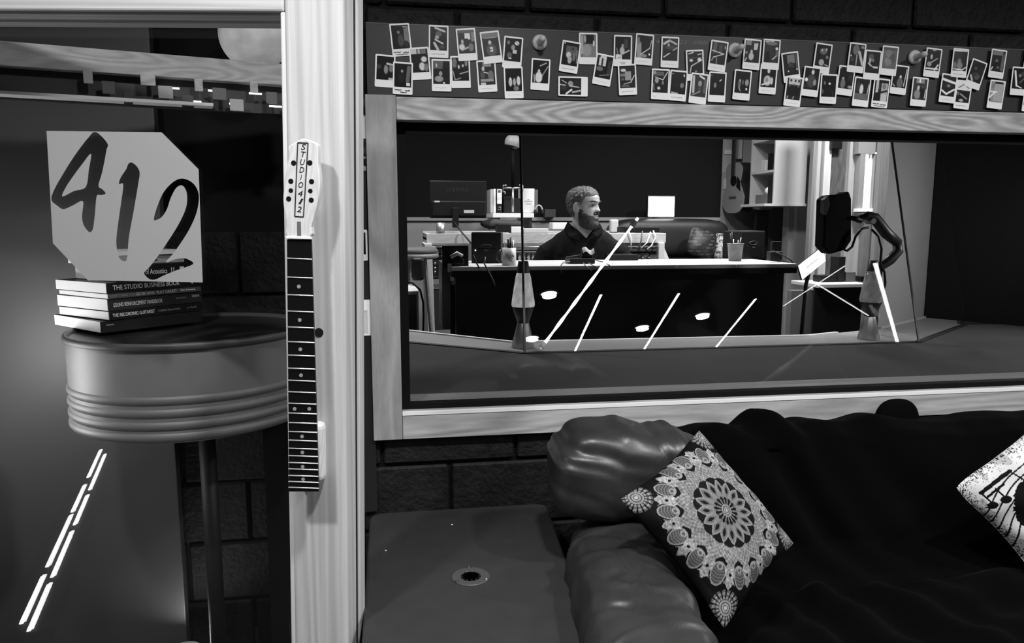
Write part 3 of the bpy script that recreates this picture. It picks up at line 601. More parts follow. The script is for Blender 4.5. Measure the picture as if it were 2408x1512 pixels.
# ---- photos: zoom x, y, crop offset, tilt degrees, flags, picture, label
Z6, Z7, Z8 = 860, 1380, 1868
PH = [
 (203,745,Z6,-3,'', 'b8 e.1,.45,.2,.12,60 e.55,.55,.14,.22,140 l.62,.3,.95,.35,.12,200 e.85,.5,.14,.18,120 r.7,.9,.3,.1,180', 'instant photo of a seated person with arm stretched at a bright shelf'),
 (570,668,Z6,5,'', 'b12 r0,0,.35,.2,200 r.4,0,.15,.2,170 r.6,0,.3,.2,110 e.75,.45,.2,.14,210 e.6,.75,.2,.2,205 e.85,.8,.15,.2,120 e.2,.5,.2,.25,15', 'instant photo of a pale figure bending below bright windows, tucked behind its neighbours'),
 (368,419,Z6,5.5,'h2', 'b8 e.4,.3,.09,.08,130 e.5,.65,.2,.3,70 r.72,.15,.25,.6,120 l.7,.08,.95,.1,.05,230 e.8,.8,.15,.15,40', 'instant photo with two heavy black scrawled names on its border, highest of its cluster'),
 (389,823,Z6,-2,'h3', 'b6 e.45,.32,.08,.08,150 e.4,.6,.2,.25,28 l.85,.15,.78,.75,.22,100 r.72,.82,.2,.12,220', 'instant photo of a dark figure with thick black initials and notes on its border'),
 (764,437,Z6,-1,'h1', 'b6 l.3,.05,.85,.18,.12,200 e.5,.3,.22,.14,90 e.4,.45,.14,.1,170 l.25,.7,.45,.95,.16,190 l.3,.55,.75,.7,.09,215 e.7,.85,.2,.1,60', 'instant photo of gesturing bright hands in black with grey handwriting below'),
 (794,792,Z6,0,'h0', 'b22 r0,.0,.6,.35,90 e.2,.2,.05,.1,200 e.45,.55,.12,.12,150 e.35,.78,.3,.15,150 e.75,.4,.22,.4,12 e.65,.95,.08,.04,230', 'instant photo of a person leaning beneath a cluttered wall, border faintly pencilled'),
 (994,757,Z6,2,'', 'b6 e.15,.22,.16,.25,110 e.4,.4,.07,.1,200 e.65,.35,.07,.08,180 e.85,.25,.1,.14,130 l.45,.7,.95,.6,.05,200 l.05,.6,.15,.95,.05,190 l.2,.95,.5,.88,.05,180', 'instant photo of three dim figures with light collars, tucked behind another photo'),
 (1058,470,Z6,5,'', 'b40 r0,0,1,.12,90 r.4,.15,.35,.25,225 r.8,.1,.2,.4,130 e.25,.5,.08,.12,190 e.2,.72,.2,.15,215 l.2,.85,.55,.75,.1,190 e.75,.75,.18,.2,120 e.5,.45,.15,.1,40', 'instant photo of a person at a desk of gear before white screens'),
 (1269,800,Z6,4,'h0', 'b40 r.3,0,.5,.2,140 e.3,.3,.1,.12,190 e.25,.55,.16,.2,80 l.35,.45,.6,.5,.06,220 e.75,.6,.2,.25,110 r.1,.75,.8,.1,150 r.1,.9,.3,.1,200', 'instant photo of a bearded figure behind a table of gear, lower edge of its pair'),
 (1314,499,Z6,8,'', 'b45 r0,0,1,.2,120 r.1,.18,.8,.06,150 e.45,.42,.11,.11,205 e.5,.75,.36,.3,85 r.42,.62,.16,.18,215 r.42,.7,.1,.05,60', 'instant photo of a bald person holding up a small white card, tilted to one side'),
 (1540,554,Z6,-4.5,'', 'b6 e.2,.2,.1,.1,120 e.72,.2,.16,.1,245 l.65,.16,.8,.24,.03,20 e.5,.4,.14,.14,150 r.5,.5,.25,.15,200 e.3,.75,.18,.15,95 r.25,.86,.2,.03,240', 'instant photo with a bright white oval lamp over gear and a dim face'),
 (1549,868,Z6,2.5,'h0', 'b8 r0,.0,1,.3,12 e.3,.6,.13,.22,190 e.55,.6,.1,.2,170 e.8,.55,.13,.24,205 e.3,.45,.06,.06,215 e.8,.42,.06,.06,215 e.65,.88,.2,.12,120', 'instant photo of three pale figures in a row against black'),
 (1830,783,Z6,-2.5,'', 'b14 l.45,.25,.85,.1,.05,210 l.55,.75,.95,.25,.05,180 e.4,.48,.09,.1,200 e.4,.75,.25,.28,215 l.1,.65,.15,.95,.08,170', 'instant photo of a white figure below a slanting light tube'),
 (2138,600,Z6,-7.5,'h1', 'b16 r.2,.15,.7,.4,90 e.62,.25,.1,.08,60 e.4,.55,.18,.16,200 e.5,.75,.15,.2,170 e.75,.6,.12,.22,110 l.9,.3,.95,.85,.04,170 e.08,.05,.04,.04,230', 'instant photo of a crouching player beside a drum, steeply tilted with pencilled caption'),
 (2330,512,Z6,1,'', 'b120 r.25,0,.6,.4,25 e.3,.2,.08,.2,170 e.4,.7,.35,.3,150 e.85,.4,.06,.15,220 r.05,.05,.12,.8,170', 'washed out instant photo of a hazy pale room'),
 (2170,909,Z6,0,'L', 'b20 e.2,.6,.15,.2,50 e.5,.35,.14,.2,150 e.8,.3,.18,.25,35 l0,.4,.9,.55,.05,190 l.3,.95,.55,.7,.08,230 l.6,.85,.95,.75,.07,200 e.35,.5,.1,.12,40 l.1,.15,.3,.3,.05,170', 'instant photo mounted sideways showing tangled gear and cables'),
 (170,735,Z7,-9,'h0', 'b10 r.15,0,.45,.45,205 l.35,.15,.35,.5,.1,30 e.25,.6,.25,.12,110 r.75,.2,.2,.6,50 l.3,.9,.9,.8,.03,170 r.05,0,.15,.1,60', 'instant photo of a guitar outlined on a white panel, tilted'),
 (372,537,Z7,0,'t', 'b18 r.6,.1,.2,.4,60 e.48,.4,.09,.1,150 e.45,.62,.18,.2,180 l.5,.75,.9,.6,.08,200 l.1,.5,.2,.85,.05,150 r.05,.8,.4,.2,215 l.2,.95,.35,.9,.03,40', 'instant photo captioned OB showing a seated pale figure'),
 (596,522,Z7,-3,'h0', 'b5 l.15,.4,.2,1,.3,150 e.1,.25,.1,.2,120 l.95,.2,.85,.55,.04,235 l.85,.55,.3,.85,.05,240 e.5,.9,.25,.08,140 e.85,.82,.05,.06,230', 'instant photo crossed by a bent white light cable over black'),
 (420,838,Z7,4,'h1', 'b25 e.25,.2,.2,.08,200 r.35,.25,.4,.4,150 r.05,.35,.3,.12,120 l.95,.45,.7,.75,.05,235 l.7,.75,.25,.82,.04,220 r.1,.85,.5,.1,90 r.1,.55,.2,.1,90', 'instant photo of a pale cabinet with a curled white glare line, written below'),
 (866,551,Z7,-.5,'h0', 'b25 l.1,.25,.45,.1,.14,200 l.45,.1,.9,.25,.12,180 e.5,.4,.4,.1,60 l.1,.85,.5,.65,.06,230 l.5,.65,.95,.4,.05,225 e.4,.3,.08,.08,170 r0,.55,1,.1,10', 'instant photo covering part of the chalked number, lit by wavy white glare'),
 (764,887,Z7,-1,'d', 'b10 r.0,.05,.7,.18,90 e.1,.1,.1,.08,160 l.95,.05,.65,.42,.05,235 l.65,.42,.15,.3,.05,235 e.25,.45,.15,.15,150 e.65,.55,.08,.1,130 e.4,.8,.12,.08,200 l.05,.6,.1,.9,.08,120', 'instant photo with hooked white glare line over a cluttered desk'),
 (951,901,Z7,-3.5,'h1', 'b6 e.85,.15,.05,.08,210 e.75,.6,.14,.14,120 e.1,.1,.06,.04,140 l.1,.95,.5,.98,.08,190 r.2,.6,.3,.05,30', 'near-black instant photo with a faint round shape, caption printed below'),
 (1164,932,Z7,-5,'', 'b45 l.1,.1,.15,.8,.16,190 l.5,.05,.8,.15,.1,240 e.55,.4,.14,.16,150 e.55,.65,.16,.16,70 r.8,.2,.2,.6,90 l.1,.95,.6,.75,.06,160', 'instant photo of a figure in stripes partly covered by the photo above it'),
 (1128,687,Z7,4,'h0', 'b6 l.1,.1,.4,.05,.06,230 l.7,.15,.95,.12,.05,220 e.25,.4,.14,.07,215 e.8,.38,.16,.1,215 l.95,.4,.25,.65,.05,240 l.25,.65,.15,.95,.05,240 r0,.28,1,.03,90 e.55,.9,.1,.06,120', 'instant photo with two white drum ovals and a curling white line'),
 (1367,592,Z7,-6,'h0', 'b14 r.1,0,.25,.5,80 r.5,.1,.2,.4,60 l.05,.4,.85,.5,.05,240 l.85,.5,.2,.7,.05,240 l.2,.7,.1,.85,.04,220 e.9,.2,.05,.1,160 l.4,.7,.45,.98,.08,120', 'instant photo with a looped white light strand, tilted beside a peg'),
 (1359,915,Z7,-1.5,'', 'b6 e.35,.55,.1,.14,130 l.65,.35,.75,.28,.06,220 e.08,.1,.06,.06,90', 'near-black instant photo with one faint face and a small glint'),
 (1618,895,Z7,-3.5,'d', 'b8 e.3,.6,.1,.26,110 e.52,.5,.08,.14,90 e.8,.5,.14,.18,150 e.33,.42,.06,.06,180 e.8,.8,.08,.06,220 l.3,.78,.4,.9,.05,200', 'instant photo of three dim musicians against black'),
 (1892,832,Z7,-2.5,'h0', 'b6 e.5,.25,.11,.13,205 e.45,.7,.3,.28,190 l.1,.9,.6,.78,.1,215 e.75,.7,.1,.2,200 e.4,.68,.12,.12,140', 'instant photo of a pale person in glasses, lower of two level photos'),
 (1720,575,Z7,-3,'h0', 'b22 r.05,0,.35,.2,140 r.6,.1,.25,.3,200 e.45,.5,.09,.1,200 e.45,.72,.2,.2,190 r0,.5,.2,.1,120 l.05,.95,.15,.8,.06,210 e.9,.5,.1,.3,25 r.45,.0,.3,.12,60', 'instant photo of a standing figure with pictures on the wall behind, next to a peg'),
 (1923,575,Z7,-2,'', 'b45 l.1,.05,.6,.03,.06,240 e.5,.12,.45,.1,120 e.85,.35,.1,.08,250 e.45,.5,.15,.2,50 e.25,.75,.2,.3,10 l.6,.85,.9,.65,.06,220 r.8,.45,.2,.2,100', 'instant photo of a domed room with a bright round lamp'),
 (2152,965,Z7,-5,'h0', 'b30 r.1,0,.8,.3,190 r.2,.05,.12,.12,30 r.5,.05,.12,.12,30 r.75,.05,.1,.12,30 r.05,.3,.9,.5,15 e.2,.35,.08,.06,90 e.5,.32,.08,.06,90 e.8,.36,.08,.06,90 l.1,.95,.15,.85,.05,200 l.5,.95,.55,.85,.05,200', 'instant photo of a band lined up below framed pictures, under a tilted photo'),
 (2129,707,Z7,9,'h0', 'b22 r.3,.05,.5,.4,120 r.85,0,.1,.8,90 e.5,.55,.22,.18,60 e.4,.8,.3,.2,25 e.9,.75,.05,.05,230 e.3,.8,.05,.05,220', 'instant photo of a figure before a hung banner, tilted left over a band photo'),
 (161,860,Z8,-5,'', 'b12 e.55,.18,.12,.14,210 e.5,.6,.36,.36,70 e.15,.55,.12,.1,250 e.75,.65,.12,.16,150 e.2,.85,.2,.1,40', 'instant photo of a robed person holding a bright light'),
 (283,616,Z8,-5.5,'h0', 'b12 e.5,.3,.3,.18,100 e.4,.25,.06,.06,200 e.7,.2,.06,.08,200 e.45,.58,.2,.08,25 e.45,.82,.22,.18,165 l.7,.9,.95,.95,.05,220 e.8,.55,.1,.1,130', 'instant photo of a capped person in a busy room, overlapping the robed figure'),
 (343,936,Z8,-1,'h0', 'b5 e.55,.38,.1,.06,225 e.2,.35,.08,.1,110 e.5,.75,.4,.28,14 l.75,.75,.85,.95,.03,80 e.1,.75,.06,.12,90', 'very dark instant photo of a capped silhouette with a bright brow'),
 (524,850,Z8,-5,'', 'b8 e.3,.55,.1,.1,170 e.32,.78,.2,.25,110 e.8,.45,.15,.2,40 e.85,.9,.2,.08,150 e.05,.05,.05,.03,220', 'instant photo of a dim seated figure beneath a photo of two faces'),
 (635,612,Z8,-4.5,'', 'b25 e.4,.25,.26,.28,110 e.2,.7,.15,.12,60 l.65,.35,.95,.9,.18,190 l.5,.5,.5,.95,.08,170 e.08,.55,.05,.05,240 r.75,.05,.2,.12,140', 'instant photo of a close pale face beside bright guitar strings'),
 (690,968,Z8,-4.5,'', 'b25 e.45,.5,.16,.28,215 r0,.7,1,.3,95 l0,.75,.9,.95,.2,100 l.95,.25,.9,.7,.05,220 e.2,.4,.15,.3,50', 'instant photo of a hooded white ghost-like figure'),
 (800,688,Z8,-3,'', 'b8 e.35,.25,.22,.18,80 e.3,.42,.1,.14,170 l.2,.55,.55,.75,.1,200 l.55,.72,.85,.72,.12,210 e.5,.4,.1,.1,120 e.4,.8,.2,.12,25', 'instant photo of a crouched guitarist with a bright guitar body'),
 (1085,841,Z8,-5,'', 'b8 e.55,.5,.09,.12,215 e.55,.78,.26,.28,100 l.95,.1,.85,.9,.05,240 l.05,.85,.2,.95,.06,200', 'instant photo of a tapering robed figure with white glare at its edge'),
 (977,643,Z8,-3.5,'', 'b95 e.4,.3,.3,.2,120 e.7,.5,.22,.25,80 e.4,.7,.3,.2,125 e.25,.6,.12,.12,135 r0,0,1,.12,80', 'faded grey instant photo with blurred faces and no strong contrast'),
 (888,981,Z8,-4,'h2', 'b16 r.1,0,.2,.6,190 r.3,.2,.1,.25,60 r.5,.15,.45,.85,170 l.2,.65,.9,.5,.12,20 r.55,.65,.4,.35,190 e.7,.3,.15,.15,120', 'instant photo of pale doors crossed by a dark bar with bold black date below'),
 (1289,968,Z8,-3,'d', 'b55 r.2,0,.6,.2,140 r.42,.02,.1,.18,235 e.4,.45,.12,.14,190 e.35,.75,.25,.25,140 e.75,.4,.12,.12,70 e.75,.7,.2,.3,15 l.95,.5,.9,.9,.06,220 e.55,.5,.08,.12,20', 'instant photo of two people below a small bright lamp'),
 (1432,663,Z8,-4.5,'', 'b6 e.35,.35,.1,.14,180 l.3,.65,.8,.4,.06,200 e.25,.7,.2,.14,150 l.05,.92,.9,.9,.1,245 l.9,.7,.7,.95,.1,245 l.4,.05,.6,.03,.04,220', 'instant photo of a guitarist above a sweep of white glare, beside a peg'),
 (1590,932,Z8,-4.5,'h0', 'b25 l0,.2,1,.35,.16,235 e.5,.5,.4,.12,40 e.5,.5,.15,.08,120 l.95,.65,.4,.9,.12,240 l.4,.9,.05,.75,.12,240 l.1,.05,.9,.08,.06,30', 'instant photo almost covered in thick white light swirls'),
 (1747,998,Z8,-4.5,'h1', 'b25 r0,0,1,.4,225 l.1,.3,.5,.12,.06,90 l.5,.12,.9,.3,.05,90 e.5,.65,.45,.2,20 l.3,.6,.8,.8,.1,150 e.4,.9,.2,.08,170 r0,.5,.2,.15,110', 'instant photo split between white swirls and dark gear, sketched on below'),
 (1711,667,Z8,-2.5,'h1', 'b30 l0,.05,.95,.03,.1,235 r.05,.1,.5,.5,45 e.45,.55,.16,.16,120 e.5,.75,.25,.2,130 l.05,.92,.7,.95,.08,245 l.7,.95,.95,.82,.07,240 e.15,.75,.15,.2,110', 'instant photo with white wavy glare along top and bottom, captioned below'),
 (1882,785,Z8,-16,'', 'b22 e.35,.35,.1,.1,80 l.15,.75,.35,.95,.14,190 e.6,.7,.25,.2,80 e.4,.65,.2,.1,55 r.6,.3,.3,.3,32', 'most steeply tilted instant photo, its picture dim and grey'),
 (2104,676,Z8,-5,'h0', 'b25 r.05,0,.75,.2,120 r.75,.15,.1,.8,95 e.4,.5,.12,.12,110 e.4,.72,.35,.2,12 e.55,.8,.15,.08,90 l.05,.95,.15,.8,.08,225 l.95,.1,.9,.95,.05,150', 'instant photo of a dark dressed person seated in a room corner'),
 (2093,996,Z8,-5,'', 'b140 r.3,.0,.6,.1,15 r.3,.1,.65,.85,165 l0,.8,.4,.5,.1,240 l.05,.5,.5,.5,.1,235 l.3,.1,.1,.3,.05,90 r.0,.85,.1,.1,20', 'overexposed instant photo of a white sheet with a bright ray'),
 (2325,857,Z8,-2,'', 'b10 l.15,.15,.35,.85,.14,240 l.35,.85,.75,.95,.08,230 l.9,.45,.6,.7,.08,110 e.55,.35,.12,.1,130 e.8,.25,.2,.15,60', 'instant photo crossed by a broad white blade of glare'),
 (2460,675,Z8,-4,'', 'b12 e.5,.4,.2,.2,90', 'instant photo half tucked over the blade-of-glare photo'),
 (2450,1030,Z8,-3,'', 'b20 e.4,.4,.2,.2,90', 'instant photo below the blade-of-glare photo near the casing'),
]
def render_pic(spec, nu, nv, asp):
    u = (np.arange(nu) / (nu - 1))[None, :].repeat(nv, 0); v = (np.arange(nv) / (nv - 1))[:, None].repeat(nu, 1)
    img = np.zeros((nv, nu)); a = 1 / asp
    for tok in spec.split():
        k = tok[0]; q = [float(t) for t in tok[1:].split(',')]
        if k == 'b': img[:] = q[0]; continue
        val = q[-1]
        if k == 'e': m = np.clip((1 - ((u - q[0]) / q[2]) ** 2 - ((v - q[1]) / q[3]) ** 2) * 2.2, 0, 1)
        elif k == 'r': m = ((u >= q[0]) & (u <= q[0] + q[2]) & (v >= q[1]) & (v <= q[1] + q[3])).astype(float)
        else:
            dx, dy = q[2] - q[0], (q[3] - q[1]) * a; t = np.clip(((u - q[0]) * dx + (v - q[1]) * a * dy) / (dx * dx + dy * dy + 1e-9), 0, 1)
            d = np.hypot(u - q[0] - t * dx, (v - q[1]) * a - t * dy); m = np.clip((q[4] / 2 - d) / .03 + .5, 0, 1)
        img = img * (1 - m) + val * m
    return img
mat('card', .92, .45); printed('photo_print', .3, .35)
def card_mesh(wd, ht, th, r=.003):
    mb = MB(); P = []
    for cx, cy, a0 in ((wd / 2 - r, ht / 2 - r, 0), (-wd / 2 + r, ht / 2 - r, 90), (-wd / 2 + r, -ht / 2 + r, 180), (wd / 2 - r, -ht / 2 + r, 270)):
        P += [(cx + r * math.cos(math.radians(a0 + k * 30)), cy + r * math.sin(math.radians(a0 + k * 30)), 0) for k in range(4)]
    return mb.prism(P, (0, 0, th))
rng = np.random.default_rng(3)
def scribble(seed, x0, x1, y, amp, n=26):
    r = random.Random(seed); P = []
    for k in range(n):
        t = k / (n - 1); P.append((x0 + (x1 - x0) * t + r.uniform(-.0012, .0012), y + amp * math.sin(k * 2.1 + r.uniform(-.5, .5)) * r.uniform(.4, 1)))
    return P
def photo(i, wx, wz, tilt, flags, spec, label, yoff=0, group='instant photos on the black board'):
    land = 'L' in flags
    M = Matrix.Translation((wx, BY - .0006 - yoff, wz)) @ WALLM @ Matrix.Rotation(math.radians(tilt), 4, 'Z')
    o = tag(empty('instant_photo', M=M), label, 'photograph', group)
    wd, ht = .054, .086
    c = card_mesh(wd, ht, .0009); nu, nv = 34, 46
    if land: wd, ht = ht, wd; c = card_mesh(wd, ht, .0009); nu, nv = 46, 34
    c.build('card', 'card', o)
    pw, ph = (.046, .062) if not land else (.062, .046)
    cx, cy = (0, .0075) if not land else (-.0075, 0)
    img = render_pic(spec, nu, nv, pw / ph)
    img = np.clip(img * rng.uniform(.92, 1.08, img.shape) + rng.uniform(-3, 3, img.shape), 0, 255)
    pic = MB().grid(lambda u, v: (cx + (u - .5) * pw, cy + (.5 - v) * ph, .0011), nu, nv).build('picture', 'photo_print', o)
    paint(pic, lin(img.ravel()) * 1.15)
    yb = -.0345
    hw = MB()
    if 'h' in flags:
        lv = int(flags[flags.index('h') + 1]); r = (.00022, .0004, .0007, .0008)[lv]; mm_ = ('pencil', 'pen', 'ink', 'ink')[lv]
        rows = [(-.019, .016, yb + .001)] if lv < 2 else [(-.022, -.002, yb + .002), (.002, .021, yb + .001), (-.016, .018, yb - .004)]
        if lv == 3: rows = [(-.022, -.004, yb + .003), (.006, .02, yb + .002), (-.006, .01, yb - .003)]
        for k, (a, b_, y) in enumerate(rows):
            hw.tube([(x, yy, .0011) for x, yy in scribble(i * 7 + k, a, b_, y, .0022)], r, 4)
        hw.build('handwriting', mm_, o)
    if 'd' in flags: hw.tube([(x, y, .0011) for x, y in scribble(i, -.021, -.014, yb, .0015, 6)], .0003, 4).build('handwriting', 'pencil', o)
    if 't' in flags: text('handwriting', '"OB"', .009, 'pen', o, (0, yb, .0011), extr=.0001, align='CENTER')
    return o
mat('pencil', .38, .6); mat('pen', .12, .5)
for i, (zx, zy, off, tl, fg, spec, lb) in enumerate(PH):
    p = yp(off + zx / 4.459, zy / 4.459, BY); photo(i, p.x, p.z, tl, fg, spec, lb, yoff=.0013 * (i % 2) + .00015 * i)
# cards on the narrow black strip between door and casing
sx0, sx1 = yp(800, 600, BY).x, yp(872, 600, BY).x
stp = tag(empty('pin_strip', (sx1, BY, .4)), 'narrow black upright pin board between the door and the window casing', 'board')
sub('board', MB().box((sx0, BY + .004, .5), (sx1, W - .006, 1.684)), 'board_black', stp)
mat('photo_dark', .03, .3)
def strip_card(px0, py0, px1, py1, spec, label, cardm='card', inset=(.005, .005, .005, .02)):
    a, b_ = yp(px0, py0, BY), yp(px1, py1, BY); wd, ht = b_.x - a.x, a.z - b_.z
    o = tag(empty('pinned_photo', M=Matrix.Translation(((a.x + b_.x) / 2, BY + .003, (a.z + b_.z) / 2)) @ WALLM), label, 'photograph', 'photos on the narrow strip by the door')
    card_mesh(wd, ht, .0009).build('card', cardm, o)
    l, r, t_, bt = inset; pw, ph = wd - l - r, ht - t_ - bt; nu, nv = 20, 28
    pic = MB().grid(lambda u, v: (-wd / 2 + l + u * pw, ht / 2 - t_ - v * ph, .0011), nu, nv).build('picture', 'photo_print', o)
    paint(pic, lin(render_pic(spec, nu, nv, pw / ph).ravel()) * .8)
strip_card(806, 330, 873, 407, 'b28 r.5,.2,.5,.2,60 l.55,.55,.95,.5,.06,200 e.7,.85,.2,.08,190 l.6,.95,.95,.9,.06,180 e.9,.3,.1,.2,90', 'dark photo of a cluttered room on the strip beside the door', 'photo_dark', (.002, .002, .002, .002))
strip_card(800, 540, 865, 613, 'b10 r.6,.2,.3,.7,25 e.75,.5,.12,.2,45', 'white bordered photo of a dim amplifier on the strip beside the door', 'card', (.006, .005, .008, .018))
strip_card(806, 615, 850, 690, 'b20', 'photo showing only its white edge beside the door', 'card')
strip_card(800, 706, 877, 789, 'b15 r.4,.3,.3,.7,30 l.55,.6,.6,.95,.08,180 r.72,.0,.28,1,225 r.0,0,1,.1,210', 'photo with a white corner, lowest on the strip beside the door', 'card', (.004, .014, .03, .006))
strip_card(804, 246, 880, 327, 'b10 r0,.5,1,.5,220 e.8,.45,.3,.18,215', 'photo of a white rounded shape above black, highest on the strip by the door', 'photo_dark', (.001, .001, .001, .001))

# ================================================================ subwoofer used as side table
ZSB = .50
c0, c1 = hz(1310, 1228, ZSB), hz(1403, 1514, ZSB)
fl_ = Vector((-.30, c1.y - .02, ZSB)); bl_ = hz(866, 1250, ZSB); bl_.y = W - .03; flc = hz(846, 1582, ZSB); br_ = Vector((c0.x, W - .03, ZSB))
dr = (c1 - c0).normalized(); frn = c0 + dr * ((c1 - c0).length)
subw = tag(empty('subwoofer', (.2, 1.8, 0)), 'black trapezoid subwoofer cabinet with a pole socket, used as a side table beside the couch', 'speaker')
def roundpoly(P, r, n=5):
    out = []; m = len(P)
    for i in range(m):
        a, b_, c = P[i - 1], P[i], P[(i + 1) % m]; u = (a - b_).normalized() * r; w_ = (c - b_).normalized() * r
        for k in range(n + 1):
            t = k / n; out.append(b_ + u * (1 - t) ** 2 + w_ * t ** 2)
    return out
pl = roundpoly([bl_, br_, frn, flc], .045)
sub('cabinet', MB().prism(pl, (0, 0, -ZSB + .01)), mat('cab_black', .026, .55, spec=.35, var=.12, scale=20, bump=.35, bscale=420, bdist=.001), subw, bevel=.008, seg=3)
ctr = hz(1107, 1357, ZSB)
MB().lathe([(.046, .0002), (.046, .002), (.0445, .003), (.026, .003), (.0235, .0015)], local(subw, ctr), 48, cap=False).build('socket_ring', mat('ring_grey', .13, .35, metal=.6), subw, smooth=False)
MB().lathe([(.0235, .002), (.0225, -.03), (.001, -.03)], local(subw, ctr), 40, cap=False).build('socket_tube', 'black', subw, smooth=True)
MB().lathe([(.0001, .0022), (.0236, .0022)], local(subw, ctr), 40, cap=False).build('socket_hole', mat('void', .0005, 1, spec=0), subw)
for k in range(12):
    a = k * PI / 6; p = local(subw, ctr) + Vector((.0215 * math.cos(a), .0215 * math.sin(a), 0))
    MB().lathe([(.003, .001), (.003, .0035), (.001, .004)], p, 8).build('socket_tooth', 'steel_dark', subw)
for px, py in ((1103, 1336), (1144, 1366), (1075, 1370)):
    p = local(subw, hz(px, py, ZSB)); MB().lathe([(.0045, .003), (.0045, .0045), (.0025, .005), (.0022, .0035)], p, 16, cap=False).build('screw', 'steel' if px == 1144 else 'steel_dark', subw, smooth=True)
mat('crumb', .75, .5)
for (px, py), lb in zip(((907, 1296), (1063, 1235)), ('tiny white crumb near the corner of the subwoofer top by the door', 'tiny white crumb at the wall side edge of the subwoofer top')):
    p = hz(px, py, ZSB); tag(MB().ball((0, 0, 0), (.003, .002, .0015), 8, 6).build('crumb', 'crumb', origin=None), lb, 'crumb', 'crumbs on the subwoofer top').location = (p.x, p.y, ZSB + .0016)
# ================================================================ couch
def nz(x, y, z): return noise.noise(Vector((x, y, z)))
leather = leather_mat('leather', .024, .38)
def puff(c, r, ex, ang=0, tiltx=0, tilty=0, nu=96, nv=64, disp=None):
    """superellipsoid cushion; disp(p_local, unit) moves a point outwards"""
    M = Matrix.Translation(Vector(c)) @ Matrix.Rotation(ang, 4, 'Z') @ Matrix.Rotation(tilty, 4, 'Y') @ Matrix.Rotation(tiltx, 4, 'X')
    f = lambda t, e: math.copysign(abs(t) ** e, t)
    def fn(u, v):
        t, q = 2 * PI * u, PI * (v - .5)
        n = Vector((f(math.cos(q), ex[1]) * f(math.cos(t), ex[0]), f(math.cos(q), ex[1]) * f(math.sin(t), ex[0]), f(math.sin(q), ex[1])))
        p = Vector((n.x * r[0], n.y * r[1], n.z * r[2]))
        if disp: p += n.normalized() * disp(p, n)
        return M @ p
    return MB().grid(fn, nu, nv, True)
couch = tag(empty('couch', (1.4, 1.6, 0)), 'brown-black leather couch with puffy arm along the wall below the window', 'couch')
ARMC = [(-.36, .5, 2.0, .010, .010), (-.27, -.4, 1.5, -.011, .012), (-.17, .7, -2.5, .012, .009), (-.10, .2, 3.0, -.012, .011), (-.03, -.6, 1.0, .011, .010), (.05, .5, -2.0, -.010, .012), (.12, .1, 3.5, .010, .009), (.20, -.5, 2.0, -.011, .013), (.28, .6, -1.5, .009, .010), (.35, -.2, 2.5, -.008, .012)]
def wr_arm(p, n):
    # crosswise creases over the top of the arm and along its seam
    a = .008 * nz(p.x * 5, p.y * 7, p.z * 5) + .009 * math.sin(p.y * 42 + 3.5 * nz(p.x * 9, p.y * 4, 0) + p.x * 18) * max(0, nz(p.x * 4 + 3, p.y * 5, 2) + .25)
    for y0, sl, cv, am, wd in ARMC:
        d = p.y - y0 - sl * p.x * .5 - cv * p.x * p.x + .03 * nz(p.x * 7, y0 * 9, p.z * 7); w2 = .3 + max(0, nz(p.x * 6 + y0 * 20, p.z * 5, y0))
        a += am * 1.3 * math.exp(-(d / wd) ** 2) * w2 * (1 if n.z > -.2 else .3)
    return a
AANG = YAW + math.radians(1)
ac = cw(.262, 1.44, .455)
sub('arm', puff(ac, (.128, .46, .165), (.55, .55), AANG, nu=280, nv=130, disp=wr_arm), leather, couch, smooth=True)
sub('arm_base', MB().box((-.11, -.45, -.40), (.10, .43, -.05), Matrix.Translation(ac) @ Matrix.Rotation(AANG, 4, 'Z')), mat('leather_dark', .012, .5), couch, bevel=.03, seg=3)
def wr_back(p, n):
    a = .007 * nz(p.x * 6, p.y * 6, p.z * 6 + 4)
    # folds fanning out of the lower inner corner
    th = math.atan2(p.z + .16, p.x - .26); sn = math.sin(th * 19 + 3 * nz(p.x * 5, p.z * 5, 1)); a += .013 * (abs(sn) ** 3) * (1 if sn > 0 else -1) * max(0, .35 + nz(p.x * 5, 1, p.z * 5))
    # pinch along the piping at the lower edge
    if p.z < -.03: a -= .012 * min(1, (-.03 - p.z) / .08) * (1 if p.x > -.02 else .3)
    return a
bc = dp(1478, 1108, 1.90); bc.z += .0
sub('back_cushion', puff(bc, (.205, .125, .122), (.42, .55), YAW * .3, tilty=math.radians(7), nu=240, nv=120, disp=wr_back), leather, couch, smooth=True)
sub('back', MB().box((.62, W - .18, .12), (3.0, W - .05, .65)), 'leather_dark', couch, bevel=.06, seg=4)
sub('seat', MB().box((.45, .95, .10), (3.0, W - .2, .32)), 'leather_dark', couch, bevel=.05, seg=4)
